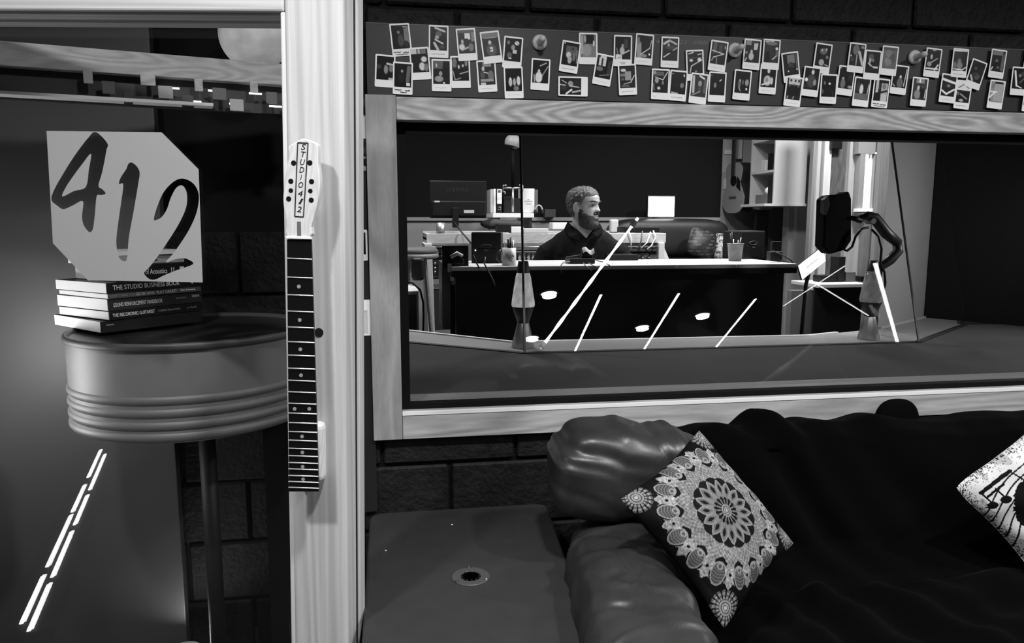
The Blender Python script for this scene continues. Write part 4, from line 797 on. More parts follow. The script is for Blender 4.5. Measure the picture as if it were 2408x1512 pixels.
# ================================================================ black throw over back and seat
random.seed(2)
prof = [(2.105, .55), (2.10, .69), (2.06, .735), (1.99, .74), (1.93, .71), (1.88, .64), (1.83, .56), (1.78, .47), (1.68, .425), (1.50, .405), (1.30, .40), (1.10, .40), (.97, .385), (.93, .30), (.92, .14)]
pt = [0]
for a, b_ in zip(prof, prof[1:]): pt.append(pt[-1] + math.hypot(a[0] - b_[0], a[1] - b_[1]))
pt = [t / pt[-1] for t in pt]
def P_(v):
    return np.interp(v, pt, [p[0] for p in prof]), np.interp(v, pt, [p[1] for p in prof])
def blank(u, v):
    x = .60 + u * 2.35
    y, z = P_(v)
    # left hem wanders, and gathers over the arm side
    fade = min(1, v / .12)
    lump = .030 * math.exp(-((x - 1.05) / .13) ** 2) * math.exp(-((v - .17) / .10) ** 2) + .012 * math.exp(-((x - 1.34) / .10) ** 2) * math.exp(-((v - .17) / .1) ** 2) + .015 * math.exp(-((x - 1.62) / .14) ** 2) * math.exp(-((v - .17) / .1) ** 2)
    d = (x - .75) - (v - .2) * .9
    fold = .022 * math.sin(d * 38 + 3 * nz(x * 3, v * 4, 0)) * math.exp(-((x - 1.0 - (v - .2) * .3) / .25) ** 2) * fade
    fold += .020 * math.sin(d * 17 + 4 * nz(x * 2, v * 3, 5)) * (.4 + nz(x * 2.3, v * 2.3, 9)) * fade
    fold += .016 * nz(x * 4, v * 7, 3) + .006 * nz(x * 12, v * 16, 7)
    if v > .45: fold += .014 * math.sin((x * .5 + v * 3.0) * 21 + 3 * nz(x * 3, v * 6, 2)) * (.5 + nz(x * 2, v * 5, 4))
    n = Vector((0, -1, .25)).normalized() if .22 < v < .46 else Vector((0, -.2, 1))
    p = Vector((x, y, z)) + n * (fold + .004) + Vector((0, 0, lump))
    if p.y > W - .035: p.y = W - .035
    if u < .02: p.z -= .02
    return p
blm = mat('throw_black', .0012, .95, spec=.03, sheen=.008, bump=.4, bscale=300, bdist=.002)
bo = MB().grid(blank, 190, 150).build('throw_blanket', blm, smooth=True)
sm = bo.modifiers.new('thick', 'SOLIDIFY'); sm.thickness = .006; sm.offset = -1
tag(bo, 'black velvety throw blanket draped over the couch back and seat', 'blanket')
# dark rounded cushion peeping over the couch back
hc = yp(2108, 985, W - .085)
tag(puff((hc.x, W - .085, hc.z - .02), (.075, .03, .085), (.8, .8), 0, nu=40, nv=30).build('cushion', mat('cushion_black', .0015, .9, spec=.05), smooth=True), 'small black rounded cushion poking up behind the throw', 'cushion')

# ================================================================ printed pillows
def pillow_mesh(C4, thick, n=150, rnd=.03):
    T, R_, B_, L_ = C4; o = (T + R_ + B_ + L_) / 4
    ex = ((R_ - T) + (B_ - L_)) / 4; ey = ((L_ - T) + (B_ - R_)) / 4; nn_ = ex.cross(ey).normalized()
    if nn_.dot(CAM - o) < 0: nn_ = -nn_
    s, t = np.meshgrid(np.linspace(-1, 1, n), np.linspace(-1, 1, n))
    pin = 1 - .10 * (1 - np.abs(t) ** 2.0) * np.abs(s) ** 3; pin2 = 1 - .10 * (1 - np.abs(s) ** 2.0) * np.abs(t) ** 3
    S, T_ = s * pin * (1 - rnd * t ** 6), t * pin2 * (1 - rnd * s ** 6)
    h = thick * (np.clip(1 - s ** 2, 0, 1) ** .55) * (np.clip(1 - t ** 2, 0, 1) ** .55)
    wr = np.array([[nz(a * 3, b_ * 3, 1) for a, b_ in zip(ra, rb)] for ra, rb in zip(s[::3, ::3], t[::3, ::3])])
    wr = np.kron(wr, np.ones((3, 3)))[:n, :n] if wr.shape[0] * 3 >= n else 0
    k = np.ones(5) / 5
    if not np.isscalar(wr):
        for ax in (0, 1): wr = np.apply_along_axis(lambda m: np.convolve(np.pad(m, 2, mode='edge'), k, 'valid'), ax, wr)
    h = h + wr * .008 * np.clip((1 - s ** 2) * (1 - t ** 2) * 6, 0, 1)
    O, EX, EY, NN = (np.array(v) for v in (o, ex, ey, nn_))
    F = O + S[..., None] * EX + T_[..., None] * EY + h[..., None] * NN
    Bk = O + S[..., None] * EX + T_[..., None] * EY - h[..., None] * NN * .8
    vs = np.concatenate([F.reshape(-1, 3), Bk.reshape(-1, 3)])
    idx = np.arange(n * n).reshape(n, n)
    q = np.stack([idx[:-1, :-1], idx[:-1, 1:], idx[1:, 1:], idx[1:, :-1]], -1).reshape(-1, 4)
    mb = MB(); mb.v = [tuple(v) for v in vs]; mb.f = [tuple(int(i) for i in f) for f in q] + [tuple(int(i) + n * n for i in f[::-1]) for f in q]
    for e in (idx[0], idx[-1], idx[:, 0], idx[:, -1]):
        e = [int(i) for i in e]
        for a, b_ in zip(e, e[1:]): mb.f.append((a, b_, b_ + n * n, a + n * n))
    return mb, s, t, o, nn_
def S01(x, a, b): return np.clip((x - a) / (b - a), 0, 1)
def hash2(a, b): return np.modf(np.abs(np.sin(a * 127.1 + b * 311.7) * 43758.5))[0]
def vnoise(a, b):
    ia, ib = np.floor(a), np.floor(b); fa, fb_ = a - ia, b - ib; fa = fa * fa * (3 - 2 * fa); fb_ = fb_ * fb_ * (3 - 2 * fb_)
    return (hash2(ia, ib) * (1 - fa) + hash2(ia + 1, ib) * fa) * (1 - fb_) + (hash2(ia, ib + 1) * (1 - fa) + hash2(ia + 1, ib + 1) * fa) * fb_
def mandala(x, y, k=16):
    r = np.hypot(x, y); th = np.arctan2(y, x); img = np.full(x.shape, 7.0)
    ph = lambda kk, o=0: (np.modf((th / (2 * PI) * kk + o) % 1)[0] - .5) * 2     # -1..1 within a petal
    line = lambda d, w: np.clip(1 - np.abs(d) / w, 0, 1)
    # outer leaf petals and ragged fingers
    p = ph(k); e = np.hypot(p * .165, (r - .86) / 1.25) ; leaf = (np.abs(p) * .17 * (r / .86) < .105 * np.sqrt(np.clip(1 - ((r - .86) / .15) ** 2, 0, 1)))
    img = np.where(leaf, 60 + 30 * (np.sin(r * 160 + np.abs(p) * 8) > 0), img)
    rim = leaf & ~(np.abs(p) * .17 * (r / .86) < .088 * np.sqrt(np.clip(1 - ((r - .86) / .13) ** 2, 0, 1))); img = np.where(rim, 125, img)
    inner = (np.hypot(p * .16, (r - .77)) < .045); img = np.where(inner, 130 - 60 * (np.hypot(p * .16, (r - .77)) < .025), img)
    p2 = ph(k, .5); fing = (np.abs(p2) < .42 - .1 * np.sin(r * 30)) & (r > .66) & (r < .98 + .03 * np.cos(p2 * 9)); img = np.where(fing, 95 + 75 * vnoise(x * 60, y * 60), img)
    img = np.where(fing & (np.hypot(p2 * .16, r - .84) < .022), 15, img)
    # wide lace ring
    lace = (r > .42) & (r < .70 + .05 * np.cos(th * k)); tex = vnoise(x * 34, y * 34) * .6 + vnoise(x * 90, y * 90) * .4
    web = line(np.sin(th * k * 2 + r * 46), .35) + line(np.sin(th * k * 2 - r * 46), .35)
    img = np.where(lace, 62 + 75 * tex + 45 * np.clip(web, 0, 1), img)
    # dark scalloped ring
    sc = r < .455 + .03 * np.abs(np.cos(th * 8)); img = np.where(sc, 12, img)
    # big ring of pointed petals
    p = ph(k)
    def petal(c, hl, hw, p=p): return np.abs(p) * PI / k * r < hw * np.clip(1 - np.abs((r - c) / hl) ** 1.6, 0, 1)
    img = np.where(petal(.32, .13, .070), 120, img); img = np.where(petal(.315, .105, .052), 92, img); img = np.where(petal(.31, .065, .026), 14, img)
    rg = (r < .24); img = np.where(rg, 88, img)
    p = ph(k, .5); img = np.where(petal(.215, .055, .036, p), 105, img)
    img = np.where(r < .175 + .02 * np.cos(th * k), 12, img)
    img = np.where((r < .15) & (np.abs(ph(k)) < .35) & (r > .08), 110, img)
    img = np.where(r < .085, 70 + 60 * (np.sin(r * 190) > 0), img); img = np.where(r < .02, 150, img)
    return img
mp4 = [dp(1640, 997, 1.80), dp(1876, 1288, 1.74), dp(1700, 1478, 1.54), dp(1456, 1182, 1.60)]
mb, s, t, po, pnn = pillow_mesh(mp4, .062, 260)
x = (s + .04) * .98; y = (t + .02) * .98
img = mandala(x * 1.04, y * 1.04)
for cx, cy in ((-1, -1), (1, -1), (1, 1), (-1, 1)):          # small corner rosettes
    dx, dy = x - cx * .84, y - cy * .84; r = np.hypot(dx, dy); th = np.arctan2(dy, dx); m = r < .21
    q_ = np.where((r > .10) & (np.abs(np.modf((th / (2 * PI) * 18) % 1)[0] - .5) < .33), 80 + 45 * (np.sin(r * 120) > 0), 8)
    q_ = np.where(r < .10, 70 + 60 * (np.sin(r * 170) > 0), q_); q_ = np.where(r < .025, 150, q_); img = np.where(m, q_, img)
pv = mb.build('mandala_pillow', printed('pillow_print', .75, bump=.2), smooth=True)
paint(pv, np.concatenate([lin(img.ravel()) * 1.0, np.full(img.size, .004)]))
tag(pv, 'black pillow printed with a large grey mandala, leaning on the leather arm', 'pillow')
# music print pillow
mp5 = para((2505, 925), (2733, 1178), (2462, 1402), (2232, 1145), .39)
mb, s, t, po, pnn = pillow_mesh(mp5, .06, 240, .07)
# print coordinates: a from the left corner to the right one, b from top to bottom
a_, b_ = (s - t) / 2, (s + t) / 2
img = np.full(s.shape, 228.0)
edge = np.maximum(np.abs(s), np.abs(t)); spk = vnoise(s * 62, t * 62) * .55 + vnoise(s * 120, t * 120) * .45
img = np.where(vnoise(s * 8 + 3, t * 8) > .80, 190, img)
img = np.where((spk > .90 - .36 * S01(edge, .78, 1.0)) & (edge > .62), 15, img)
for k in range(5):                                            # curved staff lines
    d = np.hypot(a_ - .35, b_ - .42) - (.78 + k * .075); img = np.where(np.abs(d) < .0075, 25, img)
rc = np.hypot(a_ + .17, b_ - .06)
img = np.where(rc < .33 + .03 * vnoise(s * 40, t * 40), 10, img); img = np.where(rc < .20, 222, img); img = np.where((rc < .20) & (np.abs(a_ + .20 + b_ * .6) < .012), 20, img)
def seg_(x0, y0, x1, y1, wd):
    dx, dy = x1 - x0, y1 - y0; q = np.clip(((a_ - x0) * dx + (b_ - y0) * dy) / (dx * dx + dy * dy), 0, 1); return np.hypot(a_ - x0 - q * dx, b_ - y0 - q * dy) < wd
for g in (seg_(-.78, .03, -.56, -.22, .020), seg_(-.72, .06, -.60, -.08, .012), seg_(-.78, .03, -.68, .13, .008), seg_(-.66, -.03, -.58, .05, .008), seg_(-.56, -.22, -.44, -.14, .008)): img = np.where(g, 12, img)
for cx, cy in ((-.68, .145), (-.575, .07)): img = np.where(((a_ - cx) ** 2 * .8 + (b_ - cy) ** 2 + .4 * (a_ - cx) * (b_ - cy)) < .0016, 12, img)
pv = mb.build('music_pillow', 'pillow_print', smooth=True); paint(pv, np.concatenate([lin(img.ravel()) * .75, np.full(img.size, .5)]))
tag(pv, 'white pillow printed with black record, music notes and ink speckles on the couch', 'pillow')
# ================================================================ lava lamps on the sill behind the bay glass
def lava(px, py_base, H, label, liquid):
    p = hz(px, py_base, ZS); p.z = ZS
    o = tag(empty('lava_lamp', p), label, 'lamp', 'lava lamps on the window sill')
    s = H / .37
    L_ = lambda pr, nm, m: MB().lathe([(r * s, z * s) for r, z in pr], (0, 0, 0), 40).build(nm, m, o, smooth=True)
    L_([(.048, 0), (.050, .004), (.026, .105), (.025, .108)], 'base', mat('brushed_metal', .42, .38, metal=.85))
    L_([(.025, .107), (.047, .172), (.048, .178), (.044, .178)], 'cup', mat('cup_metal', .05, .4, metal=.6))
    L_([(.046, .172), (.050, .183), (.049, .197), (.033, .300), (.027, .322), (.001, .323)], 'bottle', liquid)
    L_([(.0275, .320), (.0275, .324), (.0215, .368), (.0195, .37), (.001, .37)], 'cap', mat('cap_metal', .10, .4, metal=.7))
    return o
def liquid_mat(name, lo, hi, es):
    m, nt, b = _mat(name); N, L = nt.nodes, nt.links
    tc = N.new('ShaderNodeTexCoord'); n = N.new('ShaderNodeTexNoise'); n.inputs['Scale'].default_value = 28; n.inputs['Detail'].default_value = 4; L.new(tc.outputs['Object'], n.inputs['Vector'])
    r = N.new('ShaderNodeMapRange'); r.inputs[1].default_value = .35; r.inputs[2].default_value = .65; r.inputs[3].default_value = lo; r.inputs[4].default_value = hi; L.new(n.outputs[0], r.inputs[0])
    L.new(r.outputs[0], b.inputs['Base Color']); L.new(r.outputs[0], b.inputs['Emission Color']); b.inputs['Emission Strength'].default_value = es; b.inputs['Roughness'].default_value = .12
    MATS[name] = m; return m
lava(1230, 817, .385, 'glowing lava lamp with bright pale liquid and silver base on the window sill', liquid_mat('lava_lit', .42, .66, .5))
lava(2042, 797, .375, 'unlit lava lamp with grey liquid at the splayed end of the sill', liquid_mat('lava_dim', .20, .32, .22))

# ================================================================ control room: helpers
def X(px, py, Y): return yp(px, py, Y).x
def Zp(px, py, Y): return yp(px, py, Y).z
def fbox(px0, py0, px1, py1, Y, depth, mb=None):
    a, b_ = yp(px0, py0, Y), yp(px1, py1, Y); pm = (py0 + py1) / 2; a.x = yp(px0, pm, Y).x; b_.x = yp(px1, pm, Y).x; return (mb or MB()).box((a.x, Y, b_.z), (b_.x, Y + depth, a.z))
def thing_at(name, px, py, Y, label, cat, group=None):
    p = yp(px, py, Y); return tag(empty(name, p), label, cat, group)
mat('desk_white', .42, .5); mat('plastic_black', .005, .45, spec=.3); mat('cab_dark', .007, .5, spec=.3); mat('panel_grey', .08, .5); mat('mug_white', .45, .4)
YD0, YD1 = 3.85, 4.45
ZDK = yp(1460, 624, YD0).z
# ---- long white desk of three tops
dx0, dx1, s1, s2 = X(1062, 625, YD0), X(1874, 621, YD0), X(1592, 623, YD0), X(1732, 622, YD0)
desk = tag(empty('studio_desk', ((dx0 + dx1) / 2, 4.1, ZFF)), 'long white topped desk with black front spanning the control room', 'desk')
TH = .022
for a, b_ in ((dx0, s1 - .002), (s1 + .002, s2 - .002), (s2 + .002, dx1)):
    sub('desk_top', MB().box((a, YD0, ZDK - TH), (b_, YD1, ZDK)), 'desk_white', desk, bevel=.002)
sub('front_edge', MB().box((dx0, YD0 - .004, ZDK - TH - .03), (dx1, YD0 + .02, ZDK - TH)), 'black', desk)
sub('front_panel', MB().box((dx0 + .03, YD0 + .08, ZFF + .12), (dx1 - .03, YD0 + .10, ZDK - TH)), mat('felt_black', .003, .9), desk)
for x in (dx0 + .05, (dx0 + s1) / 2, s1, s2, dx1 - .05):
    sub('leg', MB().box((x - .02, YD0 + .12, ZFF), (x + .02, YD0 + .16, ZDK - TH)), 'plastic_black', desk)
    sub('leg', MB().box((x - .02, YD1 - .08, ZFF), (x + .02, YD1 - .04, ZDK - TH)), 'plastic_black', desk)
def on(px, py): p = hz(px, py, ZDK); p.z = ZDK; return p
# ---- studio monitors seen from behind
def monitor(px0, px1, ptop, pbot, rot, label, led):
    p = on((px0 + px1) / 2, pbot); sc = (p - CAM).dot(FW) / FPX; wd = (px1 - px0) * sc; h = (pbot - ptop) * sc * 1.0
    o = tag(empty('studio_monitor', M=Matrix.Translation(p) @ Matrix.Rotation(rot, 4, 'Z')), label, 'speaker', 'studio monitors on the desk')
    wb = wd / (math.cos(rot) + .8 * abs(math.sin(rot))); dd = wb * .8
    MB().box((-wb / 2, 0, 0), (wb / 2, dd, h)).build('cabinet', 'cab_dark', o, bevel=.006)
    MB().box((-wb / 2 + .002, .003, h), (wb / 2 - .002, dd - .003, h + .001)).build('top_face', mat('cab_top', .10, .35), o)
    MB().box((-wb * .33, -.003, h * .06), (wb * .33, 0, h * .48)).build('amplifier_plate', 'plastic_black', o, bevel=.002)
    MB().lathe([(wb * .18, 0), (wb * .18, .004), (wb * .15, .004), (wb * .14, -.01)], (0, 0, h * .58), 28, M=Matrix.Rotation(PI / 2, 4, 'X') @ Matrix.Diagonal((1, .35, 1, 1))).build('port', mat('port_grey', .05, .4), o, smooth=True)
    text('plate_print', 'II O▸', .012, 'print_grey', o, None, M=Matrix.Translation((-wb * .05, -.0035, h * .42)) @ WALLM, extr=.0002)
    if led: MB().ball((-wb * .36, -.004, h * .42), .0035, 10, 8).build('power_led', emit('led_white', 6), o)
    return o
monitor(1103, 1184, 547, 619, -.22, 'black studio monitor with a lit power lamp beside the white mug', True)
monitor(1724, 1816, 544, 609, .35, 'black studio monitor turned aslant behind the pen bucket', False)
# ---- black box and small gadgets at the left end
o = tag(empty('display', on(1072, 628)), 'black flat display standing at the end of the white desk beside a monitor', 'display')
sub('panel', fbox(1040, 577, 1102, 630, YD0 + .06, .03), 'plastic_black', o, bevel=.004)
sub('stand', fbox(1060, 618, 1082, 628, YD0 + .07, .06), 'plastic_black', o)
o = tag(empty('clamp_gadget', on(1080, 622)), 'grey ribbed clamp on top of a dark base near the left monitor', 'clamp')
sub('base', fbox(1064, 608, 1091, 621, YD0 + .02, .03), 'plastic_black', o, bevel=.006)
sub('grip', MB().tube([yp(1060, 605, YD0 + .03), yp(1075, 596, YD0 + .03), yp(1088, 602, YD0 + .03)], [.010, .012, .009], 10), 'grey_light', o, smooth=True)
# ---- mug with pens
p = on(1197, 624)
mug = tag(empty('mug', p), 'white mug printed with a diamond emblem holding dark pens', 'mug')
mug_r, mug_h = .038, .094
MB().lathe([(.001, 0), (mug_r - .003, 0), (mug_r, .004), (mug_r, mug_h), (mug_r - .003, mug_h), (mug_r - .004, .008), (.001, .006)], (0, 0, 0), 36).build('body', 'mug_white', mug, smooth=True)
MB().tube([(-mug_r + .004 - .032 * math.sin(a), 0, .048 + .032 * math.cos(a)) for a in np.linspace(0, PI, 12)], .0055, 10).build('handle', mat('mug_dark', .05, .3), mug, smooth=True)
em = MB()
def onmug(u, v, r): a = -PI / 2 + u / mug_r + .05; return (r * math.cos(a), r * math.sin(a), .050 + v)
dia = [(0, .026), (.020, 0), (0, -.026), (-.020, 0), (0, .026)]
for (u0, v0), (u1, v1) in zip(dia, dia[1:]): em.tube([onmug(u0 + (u1 - u0) * t, v0 + (v1 - v0) * t, mug_r + .0004) for t in np.linspace(0, 1, 6)], .0014, 5)
em.tube([onmug(.008 * math.cos(a), .009 * math.sin(a), mug_r + .0004) for a in np.linspace(0, 2 * PI, 16)], .0018, 5)
em.tube([onmug(0, v, mug_r + .0004) for v in (-.014, .014)], .0014, 5)
em.build('emblem', mat('emblem', .06, .5), mug)
for k, (dx, tp, r, m, lb) in enumerate(((-.024, .135, .004, 'mug_white', 'pale pen standing at the handle side of the mug'), (-.004, .14, .006, 'plastic_black', 'black marker in the middle of the mug'), (.010, .15, .0055, 'plastic_black', 'tallest black pen in the mug'), (.024, .135, .005, 'steel', 'silver pen leaning out of the mug'))):
    tag(MB().tube([p + Vector((dx * .5, 0, .012)), p + Vector((dx, .004, tp))], r, 8).build('pen', m, smooth=True), lb, 'pen', 'pens in the mug')
# ---- pen bucket
p = on(1728, 614)
tag(MB().lathe([(.001, 0), (.036, 0), (.046, .098), (.049, .100), (.049, .106), (.044, .106), (.034, .006), (.001, .005)], p, 36).build('pen_bucket', mat('bucket', .14, .5, var=.3, scale=30), smooth=True), 'small grey tapered bucket of pens in front of the aslant monitor', 'bucket')
for k, (dx, tp, m, lb) in enumerate(((-.042, .165, 'plastic_black', 'black pen leaning furthest out of the grey bucket'), (-.03, .175, 'plastic_black', 'long black pen in the grey bucket'), (-.015, .13, 'steel', 'metal pen in the grey bucket'), (.02, .125, 'grey_mid', 'short grey pencil in the grey bucket'), (.04, .14, 'steel_dark', 'dark metal scissors handle leaning in the grey bucket'))):
    tag(MB().tube([p + Vector((dx * .4, .005 * k - .01, .012)), p + Vector((dx, .006 * k - .012, tp))], .004, 8).build('pen', m, smooth=True), lb, 'pen', 'pens in the bucket')
# ---- interface, keyboard box, cables
o = tag(empty('audio_interface', on(1372, 621)), 'small black audio interface with cables on the desk before the seated person', 'audio device')
a = on(1340, 621); b_ = on(1402, 621); zi = ZDK
sub('body', MB().box((a.x, a.y, zi + .001), (b_.x, a.y + .12, zi + .030)), 'plastic_black', o, bevel=.004)
sub('dock', MB().box((X(1369, 610, a.y + .05), a.y + .05, zi + .03), (X(1395, 610, a.y + .05), a.y + .09, zi + .058)), 'plastic_black', o, bevel=.004)
sub('pen', MB().tube([Vector((a.x - .01, a.y + .04, zi + .036)), Vector((a.x + .075, a.y + .06, zi + .046))], .004, 8), 'steel_dark', o)
wv = MB()
def wave(u, v):
    x0, x1 = X(1369, 594, a.y + .06), X(1396, 594, a.y + .06); x = x0 + (x1 - x0) * u; return Vector((x, a.y + .04 + .05 * v, zi + .058 + .010 * math.sin(u * 6.5) + .026 * math.sin(PI * v)))
sub('wavy_cap', wv.grid(wave, 14, 8), mat('cap_grey', .20, .5), o, smooth=True)
for pts in (((1340, 617), (1325, 618), (1316, 630), (1321, 645)), ((1372, 620), (1378, 628), (1392, 640)), ((1384, 620), (1398, 628), (1412, 632)), ((1400, 614), (1420, 618), (1434, 626))):
    sub('lead', MB().tube([yp(x_, y_, 3.845 if y_ > 621 else 3.9) + (Vector((0, 0, .004))) for x_, y_ in pts], .0028, 6), mat('lead_grey', .10, .4), o, smooth=True)
a = on(1437, 613); b_ = on(1505, 613)
tag(MB().box((a.x, a.y, ZDK + .001), (b_.x, a.y + .14, ZDK + .036)).build('control_box', 'plastic_black', bevel=.004), 'long flat black control box on the white desk', 'audio device')
for pts, lb in ((((1141, 604), (1139, 620), (1150, 640), (1160, 660), (1164, 672)), 'pale cable hanging from the lit monitor over the desk edge'), (((1113, 600), (1118, 614), (1127, 630)), 'short dark cable dropping from the lit monitor')):
    tag(MB().tube([yp(x_, y_, 3.835) for x_, y_ in pts], .004, 7).build('cable', 'lead_grey' if pts[0][0] > 1120 else 'rubber', smooth=True), lb, 'cable')
o = tag(empty('router', on(1838, 618)), 'black upright router with leads beside the aslant monitor', 'router')
sub('body', fbox(1816, 568, 1838, 604, 4.1, .03), 'plastic_black', o, bevel=.003)
sub('body', fbox(1812, 592, 1840, 612, 4.0, .05), 'cab_dark', o, bevel=.004)
for pts in (((1818, 590), (1840, 600), (1860, 612), (1866, 622)), ((1835, 612), (1856, 618), (1872, 630)), ((1850, 618), (1862, 636), (1878, 634))):
    sub('lead', MB().tube([yp(x_, y_, 3.98) for x_, y_ in pts], .0035, 6), 'rubber', o, smooth=True)
# ================================================================ wooden console behind the seated person
YC = 5.15
cons = thing_at('wooden_console', 1280, 640, YC, 'pale wooden studio console with tray top and rack bays behind the seated person', 'console')
tz1, tz0 = Zp(1280, 549, YC), Zp(1280, 572, YC)
cx0, cx1 = X(1003, 560, YC), X(1566, 560, YC)
sub('front_board', MB().box((cx0, YC, tz0), (cx1, YC + .025, tz1)), 'maple', cons, bevel=.002)
sub('tray', MB().box((cx0, YC + .025, tz1 - .045), (cx1, YC + .62, tz1 - .03)), mat('tray_grey', .07, .5), cons)
sub('back_board', MB().box((cx0, YC + .62, tz0), (cx1, YC + .645, tz1 + .01)), 'maple', cons, bevel=.002)
for x in (cx0, cx1 - .03): sub('side_board', MB().box((x, YC + .025, tz0), (x + .03, YC + .62, tz1)), 'maple', cons, bevel=.002)
for x, w_ in ((cx0 - .015, .05), (cx1 - .06, .045)):
    sub('leg', MB().prism([(x, YC - .02, tz0), (x + w_, YC - .02, tz0), (x + w_ + .02, YC + .02, ZFF), (x + .02, YC + .02, ZFF)], (0, .5, 0)), mat('console_white', .6, .45), cons, bevel=.003)
xb = cx1 - .02
sub('brace', MB().prism([(xb + .005, YC + .05, tz0 - .02), (xb + .02, YC + .05, tz0 - .02), (xb + .11, YC + .05, tz0 - .21), (xb + .06, YC + .05, tz0 - .21)], (0, .03, 0)), 'console_white', cons)
# rack gear between the legs
def rackunit(px0, py0, px1, py1, face, label, knobs, knobm, km_r=.006):
    o = thing_at('rack_unit', (px0 + px1) / 2, py1, YC + .03, label, 'audio rack', 'rack units in the console')
    sub('chassis', fbox(px0, py0, px1, py1, YC + .03, .3), face, o, bevel=.002)
    for kx_, ky_ in knobs:
        q_ = yp(kx_, ky_, YC + .03); sub('knob', MB().lathe([(km_r, 0), (km_r * .9, .014), (.001, .015)], q_, 12, M=Matrix.Rotation(PI / 2, 4, 'X')), knobm, o, smooth=True)
    return o
G = lambda xs, ys: [(x, y) for x in xs for y in ys]
rackunit(1011, 580, 1052, 607, mat('rack_dark', .03, .4), 'dark rack unit with a row of silver jacks below the console tray', G((1022, 1030, 1038), (594, 602)), 'steel', .005)
rackunit(1013, 611, 1045, 650, 'rack_dark', 'dark rack unit with six silver knobs in two columns', G((1023, 1034), (619, 630, 639)), 'steel', .008)
rackunit(1012, 657, 1049, 680, mat('rack_silver', .30, .4, metal=.3), 'silver rack unit with small toggle switches', G((1023, 1030, 1038), (669,)), 'steel_dark', .006)
rackunit(1012, 683, 1040, 776, 'rack_dark', 'tall dark patch bay at the bottom of the console', G((1016,), (700, 714, 728)), 'steel', .005)
rackunit(1205, 591, 1300, 614, mat('rack_white', .55, .45), 'white faced rack unit dotted with dark knobs behind the mug', G((1218, 1229, 1239, 1250, 1260), (597, 602, 608)), 'plastic_black', .005)
rackunit(1478, 580, 1551, 592, 'panel_grey', 'grey patch panel below the right end of the console', G((1483, 1499, 1507, 1522), (588,)), 'white', .005)
rackunit(1480, 596, 1551, 614, mat('rack_mid', .10, .4, var=.5, scale=18), 'mottled grey rack unit partly hidden by the control box', G((1510, 1525), (606,)), 'steel', .006)
sub('rail', MB().tube([yp(1200, 582, YC), yp(1555, 580, YC)], .008, 8), 'chrome', cons, smooth=True)
sub('rail', MB().tube([yp(1012, 580, YC), yp(1100, 581, YC)], .006, 8), 'chrome', cons, smooth=True)
# grey sheet and things on the console top
p = yp(1036, 549, YC + .10); p.z = tz1 - .0295
tag(MB().lathe([(.001, 0), (.026, 0), (.033, .104), (.030, .104), (.024, .004)], p, 28).build('metal_cup', mat('cup_steel', .45, .35, metal=.8), smooth=True), 'brushed metal tumbler standing on the console beside the computer monitor', 'cup')
# ---- computer monitor (back side)
YM = YC + .33
mon = thing_at('computer_monitor', 1075, 545, YM, 'black computer monitor seen from behind on a round foot, maker name on its back', 'monitor')
sub('panel', fbox(1010, 424, 1144, 513, YM, .03), mat('monitor_back', .005, .45, spec=.3), mon, bevel=.006)
sub('rear_shell', fbox(1016, 472, 1143, 509, YM - .03, .03), 'plastic_black', mon, bevel=.010, seg=3)
q_ = local(mon, yp(1075, 447, YM)); text('lettering', 'SCEPTRE', .03, mat('letter_dim', .02, .4), mon, None, M=Matrix.Translation((q_.x, q_.y - .001, q_.z)) @ WALLM, extr=.0003, align='CENTER', width=(X(1101, 447, YM) - X(1049, 447, YM)), height=.026)
sub('label', fbox(1022, 472, 1034, 476, YM - .033, .002), 'grey_light', mon)
sub('port_plate', fbox(1091, 494, 1115, 501, YM - .033, .003), 'grey_light', mon)
sub('neck', fbox(1064, 488, 1079, 535, YM - .05, .03), 'plastic_black', mon, bevel=.004)
p = yp(1072, 540, YM - .03); p.z = tz1 - .029
sub('foot', MB().lathe([(.001, 0), (.15, 0), (.15, .006), (.03, .016), (.001, .016)], p, 40), 'plastic_black', mon, smooth=True)
sub('cable', MB().tube([yp(1068, 522, YM - .06), yp(1085, 545, YC - .03), yp(1098, 560, YC - .06), yp(1108, 572, YC - .1)], .006, 6), 'rubber', mon, smooth=True)
# ---- dark heap, toys and boxes on the tray
tag(puff(yp(1180, 527, YC + .4), (.16, .07, .035), (.8, .8), 0, nu=30, nv=20, disp=lambda p, n: .01 * nz(p.x * 20, p.y * 20, p.z * 20)).build('cloth_heap', mat('heap', .035, .8), smooth=True), 'dark crumpled cloth heap on the console below the binders', 'cloth')
for x0, y0, x1, y1, nm, m, lb, ct in ((1170, 526, 1202, 546, 'speaker_box', 'cab_dark', 'small black box with a pale top on the console', 'box'), (1202, 533, 1232, 549, 'white_device', 'white', 'small white device with curled top on the console', 'device'), (1232, 537, 1290, 549, 'tray_box', 'rack_white', 'long white box of small things on the console', 'box'), (1299, 523, 1335, 540, 'white_bowl', 'white', 'white box rim beside the seated person', 'box')):
    tag(fbox(x0, y0, x1, y1, YC + .12 if x0 < 1290 else YC + .3, .12).build(nm, m, bevel=.006), lb, ct)
tag(fbox(1436, 516, 1455, 548, YC + .3, .05).build('wooden_spoon_rest', mat('pale_wood', .5, .5), bevel=.012, seg=3), 'pale rounded wooden block upright beside the seated person', 'block')
o = thing_at('mixer', 1510, 546, YC + .1, 'small black mixer with pale leads on the console end', 'mixer')
sub('body', fbox(1470, 534, 1551, 547, YC + .05, .2), 'plastic_black', o, bevel=.004)
for k in range(7): sub('knob', MB().lathe([(.006, 0), (.005, .012)], yp(1500 + k * 6, 535 - (k % 2) * 2, YC + .08), 8), 'steel', o)
